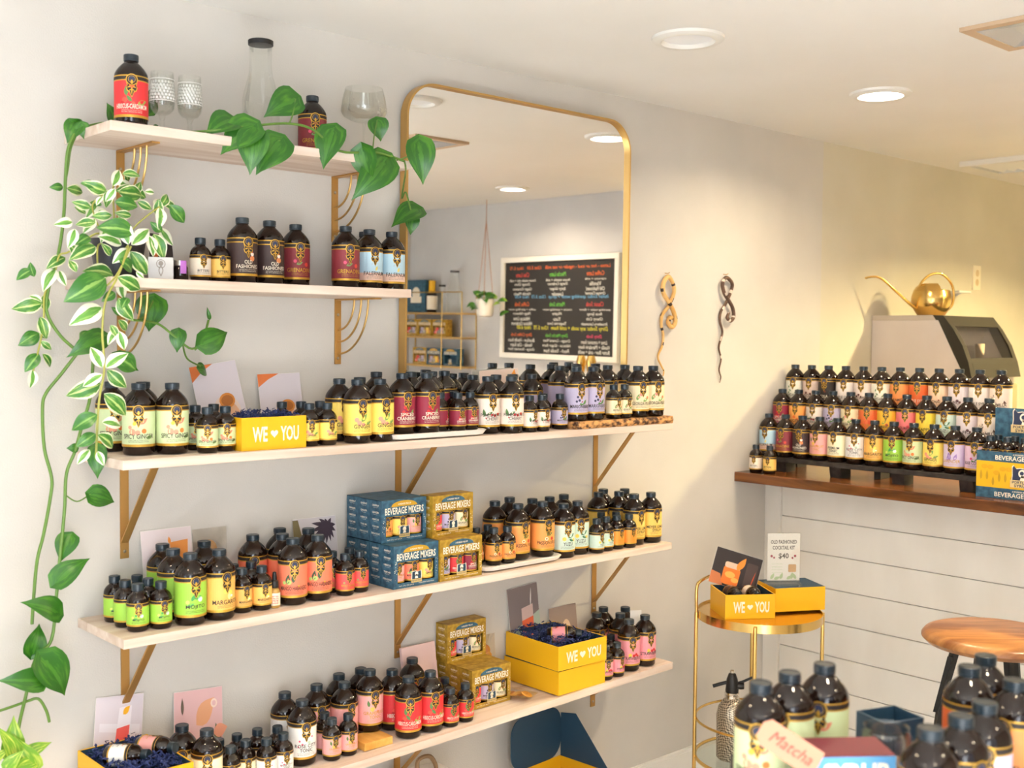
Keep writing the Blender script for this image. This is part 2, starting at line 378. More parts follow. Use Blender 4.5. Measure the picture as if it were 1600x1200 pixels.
BOTTLES = [
 ('hib', 'L', 1.0131, -0.165, 1.971, -22, 'large amber bottle with red hibiscus label on the top shelf', ''),
 ('gren', 'L', 1.4981, -0.085, 1.971, -20, 'large amber bottle with maroon grenadine label on the top shelf', ''),
 ('bitw', 'S', 1.1865, -0.125, 1.664, -8, 'small amber bottle with cream bitters label on the second shelf', ''),
 ('bity', 'S', 1.2351, -0.122, 1.664, -10, 'small amber bottle with yellow bitters label on the second shelf', ''),
 ('oldf', 'L', 1.2928, -0.118, 1.664, -5, 'large amber bottle with dark brown old fashioned label, leftmost, second shelf', 'large old fashioned bottles on the second shelf'),
 ('oldf', 'L', 1.3701, -0.105, 1.664, -8, 'large amber bottle with dark brown old fashioned label, rightmost, second shelf', 'large old fashioned bottles on the second shelf'),
 ('gren', 'L', 1.4587, -0.075, 1.664, -12, 'large amber bottle with maroon grenadine label, leftmost, second shelf', 'large grenadine bottles on the second shelf'),
 ('gren', 'L', 1.5671, -0.125, 1.664, -14, 'large amber bottle with maroon grenadine label, rightmost, second shelf', 'large grenadine bottles on the second shelf'),
 ('fal', 'L', 1.6543, -0.1, 1.664, -9.3, 'large amber bottle with sky blue falernum label, second from left, second shelf', 'large falernum bottles on the second shelf'),
 ('fal', 'L', 1.7305, -0.09, 1.664, -11.9, 'large amber bottle with sky blue falernum label, rightmost, second shelf', 'large falernum bottles on the second shelf'),
 ('fal', 'L', 1.6844, -0.038, 1.664, -6.1, 'large amber bottle with sky blue falernum label, leftmost, second shelf', 'large falernum bottles on the second shelf'),
 ('spicy', 'L', 1.0228, -0.0375, 1.297, -10.9, 'large amber bottle with pale green spicy ginger label, leftmost, third shelf', 'large spicy ginger bottles on the third shelf'),
 ('spicy', 'L', 1.0357, -0.1433, 1.297, -25, 'large amber bottle with pale green spicy ginger label, third from left, third shelf', 'large spicy ginger bottles on the third shelf'),
 ('spicy', 'L', 1.0726, -0.084, 1.297, -25, 'large amber bottle with pale green spicy ginger label, second from left, third shelf', 'large spicy ginger bottles on the third shelf'),
 ('spicy', 'L', 1.1009, -0.1642, 1.297, -10, 'large amber bottle with pale green spicy ginger label, rightmost, third shelf', 'large spicy ginger bottles on the third shelf'),
 ('spicy', 'S', 1.1767, -0.1183, 1.297, -14, 'small amber bottle with pale green spicy ginger label, leftmost, third shelf', 'small spicy ginger bottles on the third shelf'),
 ('spicy', 'S', 1.1655, -0.1961, 1.297, -26, 'small amber bottle with pale green spicy ginger label, second from left, third shelf', 'small spicy ginger bottles on the third shelf'),
 ('spicy', 'S', 1.2151, -0.1827, 1.297, -18, 'small amber bottle with pale green spicy ginger label, rightmost, third shelf', 'small spicy ginger bottles on the third shelf'),
 ('spicy', 'S', 1.2311, -0.1, 1.297, -12.7, 'small amber bottle with pale green spicy ginger label, third from left, third shelf', 'small spicy ginger bottles on the third shelf'),
 ('ging', 'S', 1.4015, -0.1081, 1.297, -20, 'small amber bottle with yellow ginger label, leftmost, third shelf', 'small ginger bottles on the third shelf'),
 ('ging', 'S', 1.4459, -0.1209, 1.297, -20, 'small amber bottle with yellow ginger label, second from left, third shelf', 'small ginger bottles on the third shelf'),
 ('ging', 'S', 1.4213, -0.1948, 1.297, -16, 'small amber bottle with yellow ginger label, third from left, third shelf', 'small ginger bottles on the third shelf'),
 ('ging', 'S', 1.491, -0.131, 1.297, -20, 'small amber bottle with yellow ginger label, fourth from left, third shelf', 'small ginger bottles on the third shelf'),
 ('ging', 'S', 1.4673, -0.199, 1.297, -2, 'small amber bottle with yellow ginger label, rightmost, third shelf', 'small ginger bottles on the third shelf'),
 ('ging', 'L', 1.5532, -0.12, 1.297, -6.0, 'large amber bottle with yellow ginger label, leftmost, third shelf', 'large ginger bottles on the third shelf'),
 ('ging', 'L', 1.5547, -0.1953, 1.297, -12, 'large amber bottle with yellow ginger label, second from left, third shelf', 'large ginger bottles on the third shelf'),
 ('ging', 'L', 1.6444, -0.075, 1.297, 4.4, 'large amber bottle with yellow ginger label, third from left, third shelf', 'large ginger bottles on the third shelf'),
 ('ging', 'L', 1.7097, -0.055, 1.309, 2.0, 'large amber bottle with yellow ginger label, fourth from left, third shelf', 'large ginger bottles on the third shelf'),
 ('ging', 'L', 1.6229, -0.1914, 1.297, -8, 'large amber bottle with yellow ginger label, rightmost, third shelf', 'large ginger bottles on the third shelf'),
 ('cran', 'L', 1.7034, -0.1728, 1.309, -10, 'large amber bottle with crimson cranberry label, leftmost, third shelf', 'large cranberry bottles on the third shelf'),
 ('cran', 'L', 1.7706, -0.1847, 1.309, -10, 'large amber bottle with crimson cranberry label, third from left, third shelf', 'large cranberry bottles on the third shelf'),
 ('cran', 'L', 1.7946, -0.0902, 1.309, 1.3, 'large amber bottle with crimson cranberry label, second from left, third shelf', 'large cranberry bottles on the third shelf'),
 ('cran', 'L', 1.8628, -0.089, 1.309, -9.6, 'large amber bottle with crimson cranberry label, fourth from left, third shelf', 'large cranberry bottles on the third shelf'),
 ('cran', 'L', 1.9261, -0.0635, 1.309, 60, 'large amber bottle with crimson cranberry label, rightmost, third shelf', 'large cranberry bottles on the third shelf'),
 ('cran', 'S', 1.8362, -0.1572, 1.309, 40, 'small amber bottle with crimson cranberry label, leftmost, third shelf', 'small cranberry bottles on the third shelf'),
 ('cran', 'S', 1.8767, -0.1795, 1.309, -6, 'small amber bottle with crimson cranberry label, third from left, third shelf', 'small cranberry bottles on the third shelf'),
 ('cran', 'S', 1.9226, -0.1748, 1.309, -10, 'small amber bottle with crimson cranberry label, rightmost, third shelf', 'small cranberry bottles on the third shelf'),
 ('cran', 'S', 1.9142, -0.1195, 1.309, -3.3, 'small amber bottle with crimson cranberry label, second from left, third shelf', 'small cranberry bottles on the third shelf'),
 ('pomc', 'L', 2.0219, -0.0673, 1.297, -8.5, 'large amber bottle with cream pomegranate cherry label, leftmost, third shelf', 'large pomegranate cherry bottles on the third shelf'),
 ('pomc', 'L', 1.9797, -0.1789, 1.297, -15, 'large amber bottle with cream pomegranate cherry label, second from left, third shelf', 'large pomegranate cherry bottles on the third shelf'),
 ('pomc', 'L', 2.0444, -0.2005, 1.297, -20, 'large amber bottle with cream pomegranate cherry label, rightmost, third shelf', 'large pomegranate cherry bottles on the third shelf'),
 ('pomc', 'L', 2.0855, -0.0927, 1.297, -10.5, 'large amber bottle with cream pomegranate cherry label, third from left, third shelf', 'large pomegranate cherry bottles on the third shelf'),
 ('pomc', 'S', 2.1003, -0.2125, 1.297, 5, 'small amber bottle with cream pomegranate cherry label, leftmost, third shelf', 'small pomegranate cherry bottles on the third shelf'),
 ('pomc', 'S', 2.1465, -0.2124, 1.297, 0, 'small amber bottle with cream pomegranate cherry label, rightmost, third shelf', 'small pomegranate cherry bottles on the third shelf'),
 ('mari', 'S', 2.2338, -0.1938, 1.297, -12, 'small amber bottle with lavender marionberry label, rightmost, third shelf', 'small marionberry bottles on the third shelf'),
 ('mari', 'S', 2.2013, -0.1609, 1.297, -11.9, 'small amber bottle with lavender marionberry label, leftmost, third shelf', 'small marionberry bottles on the third shelf'),
 ('mari', 'L', 2.1543, -0.0847, 1.297, -9.7, 'large amber bottle with lavender marionberry label, leftmost, third shelf', 'large marionberry bottles on the third shelf'),
 ('mari', 'L', 2.2224, -0.0903, 1.297, 4.5, 'large amber bottle with lavender marionberry label, second from left, third shelf', 'large marionberry bottles on the third shelf'),
 ('mari', 'L', 2.3394, -0.085, 1.319, 2.6, 'large amber bottle with lavender marionberry label, third from left, third shelf', 'large marionberry bottles on the third shelf'),
 ('mari', 'L', 2.2905, -0.2015, 1.319, -18, 'large amber bottle with lavender marionberry label, fifth from left, third shelf', 'large marionberry bottles on the third shelf'),
 ('mari', 'L', 2.3587, -0.2014, 1.319, -10, 'large amber bottle with lavender marionberry label, rightmost, third shelf', 'large marionberry bottles on the third shelf'),
 ('mari', 'L', 2.4187, -0.075, 1.319, 2.1, 'large amber bottle with lavender marionberry label, fourth from left, third shelf', 'large marionberry bottles on the third shelf'),
 ('geor', 'S', 2.4332, -0.2125, 1.319, 0, 'small amber bottle with cream peach label, leftmost, third shelf', 'small peach bottles on the third shelf'),
 ('geor', 'S', 2.4804, -0.2125, 1.319, -6, 'small amber bottle with cream peach label, rightmost, third shelf', 'small peach bottles on the third shelf'),
 ('geor', 'L', 2.5507, -0.2015, 1.319, -20, 'large amber bottle with cream peach label, third from left, third shelf', 'large peach bottles on the third shelf'),
 ('geor', 'L', 2.6195, -0.2015, 1.319, -20, 'large amber bottle with cream peach label, rightmost, third shelf', 'large peach bottles on the third shelf'),
 ('geor', 'L', 2.5389, -0.09, 1.319, 2.0, 'large amber bottle with cream peach label, leftmost, third shelf', 'large peach bottles on the third shelf'),
 ('geor', 'L', 2.6223, -0.085, 1.319, -10.1, 'large amber bottle with cream peach label, second from left, third shelf', 'large peach bottles on the third shelf'),
 ('moj', 'S', 1.0109, -0.0744, 0.934, -10, 'small amber bottle with lime green mojito label, leftmost, fourth shelf', 'small mojito bottles on the fourth shelf'),
 ('moj', 'S', 1.0102, -0.1293, 0.934, 45, 'small amber bottle with lime green mojito label, second from left, fourth shelf', 'small mojito bottles on the fourth shelf'),
 ('moj', 'S', 1.0508, -0.0979, 0.934, -7.8, 'small amber bottle with lime green mojito label, third from left, fourth shelf', 'small mojito bottles on the fourth shelf'),
 ('moj', 'S', 1.0153, -0.1798, 0.934, -20, 'small amber bottle with lime green mojito label, fourth from left, fourth shelf', 'small mojito bottles on the fourth shelf'),
 ('moj', 'S', 1.0541, -0.144, 0.934, -1.5, 'small amber bottle with lime green mojito label, fifth from left, fourth shelf', 'small mojito bottles on the fourth shelf'),
 ('moj', 'S', 1.0619, -0.1895, 0.934, -6, 'small amber bottle with lime green mojito label, rightmost, fourth shelf', 'small mojito bottles on the fourth shelf'),
 ('moj', 'L', 1.1293, -0.055, 0.934, 0.6, 'large amber bottle with lime green mojito label, leftmost, fourth shelf', 'large mojito bottles on the fourth shelf'),
 ('moj', 'L', 1.1205, -0.1249, 0.934, 10, 'large amber bottle with lime green mojito label, second from left, fourth shelf', 'large mojito bottles on the fourth shelf'),
 ('moj', 'L', 1.1259, -0.1945, 0.934, -6, 'large amber bottle with lime green mojito label, rightmost, fourth shelf', 'large mojito bottles on the fourth shelf'),
 ('marg', 'L', 1.2172, -0.08, 0.934, 3.1, 'large amber bottle with apricot margarita label, leftmost, fourth shelf', 'large margarita bottles on the fourth shelf'),
 ('marg', 'L', 1.1942, -0.1938, 0.934, 2, 'large amber bottle with apricot margarita label, rightmost, fourth shelf', 'large margarita bottles on the fourth shelf'),
 ('marg', 'S', 1.2659, -0.125, 0.934, 3.6, 'small amber bottle with apricot margarita label, leftmost, fourth shelf', 'small margarita bottles on the fourth shelf'),
 ('marg', 'S', 1.2597, -0.1748, 0.934, 0, 'small amber bottle with apricot margarita label, second from left, fourth shelf', 'small margarita bottles on the fourth shelf'),
 ('marg', 'S', 1.3121, -0.1231, 0.934, -12.3, 'small amber bottle with apricot margarita label, third from left, fourth shelf', 'small margarita bottles on the fourth shelf'),
 ('marg', 'S', 1.3054, -0.1817, 0.934, -8, 'small amber bottle with apricot margarita label, rightmost, fourth shelf', 'small margarita bottles on the fourth shelf'),
 ('mang', 'L', 1.3433, -0.0752, 0.934, -22, 'large amber bottle with coral mango habanero label, leftmost, fourth shelf', 'large mango habanero bottles on the fourth shelf'),
 ('mang', 'L', 1.4377, -0.0384, 0.934, -1.9, 'large amber bottle with coral mango habanero label, third from left, fourth shelf', 'large mango habanero bottles on the fourth shelf'),
 ('mang', 'L', 1.4021, -0.1096, 0.934, -0.6, 'large amber bottle with coral mango habanero label, second from left, fourth shelf', 'large mango habanero bottles on the fourth shelf'),
 ('mang', 'L', 1.389, -0.1766, 0.934, -24, 'large amber bottle with coral mango habanero label, fourth from left, fourth shelf', 'large mango habanero bottles on the fourth shelf'),
 ('mang', 'L', 1.491, -0.0816, 0.934, -3.9, 'large amber bottle with coral mango habanero label, fifth from left, fourth shelf', 'large mango habanero bottles on the fourth shelf'),
 ('mang', 'L', 1.4573, -0.175, 0.934, -20, 'large amber bottle with coral mango habanero label, rightmost, fourth shelf', 'large mango habanero bottles on the fourth shelf'),
 ('mangs', 'S', 1.5231, -0.1358, 0.934, -10.4, 'small amber bottle with coral red mango habanero label, leftmost, fourth shelf', 'small mango habanero bottles on the fourth shelf'),
 ('mangs', 'S', 1.5297, -0.1819, 0.934, -6, 'small amber bottle with coral red mango habanero label, second from left, fourth shelf', 'small mango habanero bottles on the fourth shelf'),
 ('mangs', 'S', 1.5809, -0.125, 0.934, -4.5, 'small amber bottle with coral red mango habanero label, third from left, fourth shelf', 'small mango habanero bottles on the fourth shelf'),
 ('mangs', 'S', 1.577, -0.1731, 0.934, -10, 'small amber bottle with coral red mango habanero label, rightmost, fourth shelf', 'small mango habanero bottles on the fourth shelf'),
 ('pass', 'S', 1.9663, -0.15, 0.946, 30, 'small amber bottle with orange passion fruit label, leftmost, fourth shelf', 'small passion fruit bottles on the fourth shelf'),
 ('pass', 'S', 2.0224, -0.135, 0.946, 20, 'small amber bottle with orange passion fruit label, second from left, fourth shelf', 'small passion fruit bottles on the fourth shelf'),
 ('pass', 'S', 2.0024, -0.1822, 0.946, -18, 'small amber bottle with orange passion fruit label, third from left, fourth shelf', 'small passion fruit bottles on the fourth shelf'),
 ('pass', 'S', 2.0485, -0.1852, 0.946, -10, 'small amber bottle with orange passion fruit label, rightmost, fourth shelf', 'small passion fruit bottles on the fourth shelf'),
 ('pass', 'L', 2.0918, -0.085, 0.946, 20, 'large amber bottle with orange passion fruit label, leftmost, fourth shelf', 'large passion fruit bottles on the fourth shelf'),
 ('pass', 'L', 2.1744, -0.055, 0.946, -12.2, 'large amber bottle with orange passion fruit label, second from left, fourth shelf', 'large passion fruit bottles on the fourth shelf'),
 ('pass', 'L', 2.1061, -0.164, 0.946, -2, 'large amber bottle with orange passion fruit label, third from left, fourth shelf', 'large passion fruit bottles on the fourth shelf'),
 ('pass', 'L', 2.2636, -0.0549, 0.934, 4.7, 'large amber bottle with orange passion fruit label, fourth from left, fourth shelf', 'large passion fruit bottles on the fourth shelf'),
 ('pass', 'L', 2.1893, -0.175, 0.946, -12, 'large amber bottle with orange passion fruit label, rightmost, fourth shelf', 'large passion fruit bottles on the fourth shelf'),
 ('yuzu', 'L', 2.3317, -0.0568, 0.934, 3.3, 'large amber bottle with pale aqua yuzu label, leftmost, fourth shelf', 'large yuzu bottles on the fourth shelf'),
 ('yuzu', 'L', 2.3994, -0.0483, 0.934, -3.0, 'large amber bottle with pale aqua yuzu label, second from left, fourth shelf', 'large yuzu bottles on the fourth shelf'),
 ('yuzu', 'L', 2.266, -0.1805, 0.934, -20, 'large amber bottle with pale aqua yuzu label, third from left, fourth shelf', 'large yuzu bottles on the fourth shelf'),
 ('yuzu', 'L', 2.3333, -0.1696, 0.934, -26, 'large amber bottle with pale aqua yuzu label, rightmost, fourth shelf', 'large yuzu bottles on the fourth shelf'),
 ('yuzu', 'S', 2.3819, -0.1998, 0.934, 0, 'small amber bottle with pale aqua yuzu label, leftmost, fourth shelf', 'small yuzu bottles on the fourth shelf'),
 ('yuzu', 'S', 2.4288, -0.1932, 0.934, -2, 'small amber bottle with pale aqua yuzu label, rightmost, fourth shelf', 'small yuzu bottles on the fourth shelf'),
 ('yuzu', 'S', 2.4817, -0.1237, 0.934, -8.0, 'small amber bottle with pale aqua yuzu label, second from left, fourth shelf', 'small yuzu bottles on the fourth shelf'),
 ('orng', 'S', 2.5211, -0.1478, 0.934, 4.2, 'small amber bottle with bright orange citrus label, leftmost, fourth shelf', 'small citrus bottles on the fourth shelf'),
 ('orng', 'S', 2.475, -0.1931, 0.934, -4, 'small amber bottle with bright orange citrus label, second from left, fourth shelf', 'small citrus bottles on the fourth shelf'),
 ('orng', 'S', 2.5206, -0.2001, 0.934, -8, 'small amber bottle with bright orange citrus label, rightmost, fourth shelf', 'small citrus bottles on the fourth shelf'),
 ('meyr', 'L', 2.5168, -0.0784, 0.934, 25, 'large amber bottle with golden lemon syrup label, leftmost, fourth shelf', 'large lemon syrup bottles on the fourth shelf'),
 ('meyr', 'L', 2.5828, -0.0375, 0.934, -2.6, 'large amber bottle with golden lemon syrup label, second from left, fourth shelf', 'large lemon syrup bottles on the fourth shelf'),
 ('meyr', 'L', 2.5789, -0.1066, 0.934, 10, 'large amber bottle with golden lemon syrup label, third from left, fourth shelf', 'large lemon syrup bottles on the fourth shelf'),
 ('meyr', 'L', 2.6395, -0.0755, 0.934, 3.6, 'large amber bottle with golden lemon syrup label, fourth from left, fourth shelf', 'large lemon syrup bottles on the fourth shelf'),
 ('meyr', 'L', 2.5717, -0.1745, 0.934, -6, 'large amber bottle with golden lemon syrup label, fifth from left, fourth shelf', 'large lemon syrup bottles on the fourth shelf'),
 ('meyr', 'L', 2.6395, -0.1821, 0.934, -14, 'large amber bottle with golden lemon syrup label, rightmost, fourth shelf', 'large lemon syrup bottles on the fourth shelf'),
 ('prem', 'L', 1.1454, -0.1138, 0.5373, -25, 'large amber bottle with pale yellow premium tonic label, leftmost, lowest shelf', 'large premium tonic bottles on the lowest shelf'),
 ('prem', 'L', 1.1729, -0.1762, 0.5378, -25, 'large amber bottle with pale yellow premium tonic label, rightmost, lowest shelf', 'large premium tonic bottles on the lowest shelf'),
 ('prem', 'S', 1.2319, -0.12, 0.5389, 3.0, 'small amber bottle with pale yellow premium tonic label, leftmost, lowest shelf', 'small premium tonic bottles on the lowest shelf'),
 ('prem', 'S', 1.2301, -0.1753, 0.5389, -20, 'small amber bottle with pale yellow premium tonic label, second from left, lowest shelf', 'small premium tonic bottles on the lowest shelf'),
 ('prem', 'S', 1.2783, -0.1175, 0.5398, -3.8, 'small amber bottle with pale yellow premium tonic label, third from left, lowest shelf', 'small premium tonic bottles on the lowest shelf'),
 ('prem', 'S', 1.2748, -0.1636, 0.5397, -12, 'small amber bottle with pale yellow premium tonic label, rightmost, lowest shelf', 'small premium tonic bottles on the lowest shelf'),
 ('rose', 'S', 1.3301, -0.1189, 0.5407, -5.7, 'small amber bottle with white rose tonic label, leftmost, lowest shelf', 'small rose tonic bottles on the lowest shelf'),
 ('rose', 'S', 1.3136, -0.1886, 0.5404, -22, 'small amber bottle with white rose tonic label, second from left, lowest shelf', 'small rose tonic bottles on the lowest shelf'),
 ('rose', 'S', 1.3731, -0.1361, 0.5415, -2.0, 'small amber bottle with white rose tonic label, third from left, lowest shelf', 'small rose tonic bottles on the lowest shelf'),
 ('rose', 'S', 1.3597, -0.1849, 0.5413, -10, 'small amber bottle with white rose tonic label, rightmost, lowest shelf', 'small rose tonic bottles on the lowest shelf'),
 ('rose', 'L', 1.4298, -0.075, 0.5426, -5.4, 'large amber bottle with white rose tonic label, leftmost, lowest shelf', 'large rose tonic bottles on the lowest shelf'),
 ('rose', 'L', 1.4312, -0.15, 0.5426, -14, 'large amber bottle with white rose tonic label, rightmost, lowest shelf', 'large rose tonic bottles on the lowest shelf'),
 ('grap', 'L', 1.5188, -0.0758, 0.5442, -10, 'large amber bottle with pink grapefruit tonic label, leftmost, lowest shelf', 'large grapefruit tonic bottles on the lowest shelf'),
 ('grap', 'L', 1.6065, -0.0426, 0.5458, -10.8, 'large amber bottle with pink grapefruit tonic label, second from left, lowest shelf', 'large grapefruit tonic bottles on the lowest shelf'),
 ('grap', 'L', 1.6747, -0.0399, 0.5471, -7.9, 'large amber bottle with pink grapefruit tonic label, fourth from left, lowest shelf', 'large grapefruit tonic bottles on the lowest shelf'),
 ('grap', 'L', 1.5792, -0.1074, 0.5453, 0, 'large amber bottle with pink grapefruit tonic label, third from left, lowest shelf', 'large grapefruit tonic bottles on the lowest shelf'),
 ('grap', 'L', 1.6462, -0.1205, 0.5665, -10, 'large amber bottle with pink grapefruit tonic label, rightmost, lowest shelf', 'large grapefruit tonic bottles on the lowest shelf'),
 ('grap', 'S', 1.5056, -0.1325, 0.544, 30, 'small amber bottle with pink grapefruit tonic label, leftmost, lowest shelf', 'small grapefruit tonic bottles on the lowest shelf'),
 ('grap', 'S', 1.496, -0.1781, 0.5438, -8, 'small amber bottle with pink grapefruit tonic label, second from left, lowest shelf', 'small grapefruit tonic bottles on the lowest shelf'),
 ('grap', 'S', 1.5423, -0.178, 0.5446, -8, 'small amber bottle with pink grapefruit tonic label, rightmost, lowest shelf', 'small grapefruit tonic bottles on the lowest shelf'),
 ('hib', 'L', 1.7268, -0.105, 0.548, 0, 'large amber bottle with red hibiscus label, leftmost, lowest shelf', 'large hibiscus bottles on the lowest shelf'),
 ('hib', 'L', 1.7217, -0.1802, 0.5479, -28, 'large amber bottle with red hibiscus label, second from left, lowest shelf', 'large hibiscus bottles on the lowest shelf'),
 ('hib', 'L', 1.8258, -0.06, 0.5498, 2.3, 'large amber bottle with red hibiscus label, third from left, lowest shelf', 'large hibiscus bottles on the lowest shelf'),
 ('hib', 'L', 1.7898, -0.1831, 0.5492, -14, 'large amber bottle with red hibiscus label, rightmost, lowest shelf', 'large hibiscus bottles on the lowest shelf'),
 ('hib', 'S', 1.8886, -0.12, 0.551, -13.1, 'small amber bottle with red hibiscus label, leftmost, lowest shelf', 'small hibiscus bottles on the lowest shelf'),
 ('hib', 'S', 1.8457, -0.1952, 0.5502, -10, 'small amber bottle with red hibiscus label, second from left, lowest shelf', 'small hibiscus bottles on the lowest shelf'),
 ('hib', 'S', 1.8977, -0.1934, 0.5512, -12, 'small amber bottle with red hibiscus label, rightmost, lowest shelf', 'small hibiscus bottles on the lowest shelf'),
 ('strw', 'L', 2.5247, -0.0703, 0.5627, -13.1, 'large amber bottle with rose pink strawberry label, leftmost, lowest shelf', 'large strawberry bottles on the lowest shelf'),
 ('strw', 'L', 2.5896, -0.0375, 0.5639, -1.5, 'large amber bottle with rose pink strawberry label, second from left, lowest shelf', 'large strawberry bottles on the lowest shelf'),
 ('strw', 'L', 2.5727, -0.1232, 0.5636, -8.4, 'large amber bottle with rose pink strawberry label, third from left, lowest shelf', 'large strawberry bottles on the lowest shelf'),
 ('strw', 'L', 2.6395, -0.0839, 0.5648, -3.3, 'large amber bottle with rose pink strawberry label, fifth from left, lowest shelf', 'large strawberry bottles on the lowest shelf'),
 ('strw', 'L', 2.5378, -0.1904, 0.5629, -26, 'large amber bottle with rose pink strawberry label, fourth from left, lowest shelf', 'large strawberry bottles on the lowest shelf'),
 ('strw', 'L', 2.6107, -0.19, 0.5643, -14, 'large amber bottle with rose pink strawberry label, rightmost, lowest shelf', 'large strawberry bottles on the lowest shelf'),
 ('strw', 'S', 2.4709, -0.1348, 0.5617, -4.6, 'small amber bottle with rose pink strawberry label, leftmost, lowest shelf', 'small strawberry bottles on the lowest shelf'),
 ('strw', 'S', 2.418, -0.2073, 0.5607, -22, 'small amber bottle with rose pink strawberry label, second from left, lowest shelf', 'small strawberry bottles on the lowest shelf'),
 ('strw', 'S', 2.4666, -0.2081, 0.5616, 0, 'small amber bottle with rose pink strawberry label, rightmost, lowest shelf', 'small strawberry bottles on the lowest shelf'),
 ('strw', 'S', 2.5171, -0.1366, 0.5626, -7.1, 'small amber bottle with rose pink strawberry label, third from left, lowest shelf', 'small strawberry bottles on the lowest shelf'),
]

# ------------------------------------------------------------------ bottles
DIM = {'L': dict(r=.0335, z0=.0185, z1=.1035, prof=[(.0, .002), (.024, .0), (.0300, .0012), (.0322, .005), (.0324, .0145), (.0334, .0175), (.0335, .1055), (.0330, .1095), (.0305, .1150), (.0262, .1215), (.0206, .1280), (.0160, .1322), (.0138, .1345), (.0132, .138), (.0132, .142), (0, .142)],
                cap=[(.0134, .1365), (.0150, .1370), (.0150, .1385), (.0142, .1390), (.0142, .1400), (.0148, .1405), (.0147, .1490), (.0138, .1502), (.0105, .1502), (.010, .1496), (0, .1496)]),
       'S': dict(r=.0226, z0=.0124, z1=.0600, prof=[(.0, .0015), (.017, .0), (.0202, .001), (.0216, .004), (.0217, .0105), (.0225, .0118), (.0226, .0618), (.0223, .0650), (.0208, .0695), (.0180, .0742), (.0142, .0778), (.0112, .0800), (.0104, .083), (.0104, .090), (0, .090)],
                cap=[(.0105, .0830), (.0119, .0834), (.0119, .0846), (.0113, .0850), (.0113, .0857), (.0118, .0861), (.0117, .0965), (.0109, .0978), (.0082, .0978), (.0078, .0973), (0, .0973)])}
GREEN, LEAFG, PEACHC, ORANGE, REDC, BERRY, LEMON = (122, 160, 84), (88, 128, 70), (238, 158, 128), (238, 128, 58), (214, 44, 44), (58, 52, 84), (244, 206, 70)
DK, CR, GD = 'd', 'c', 'g'
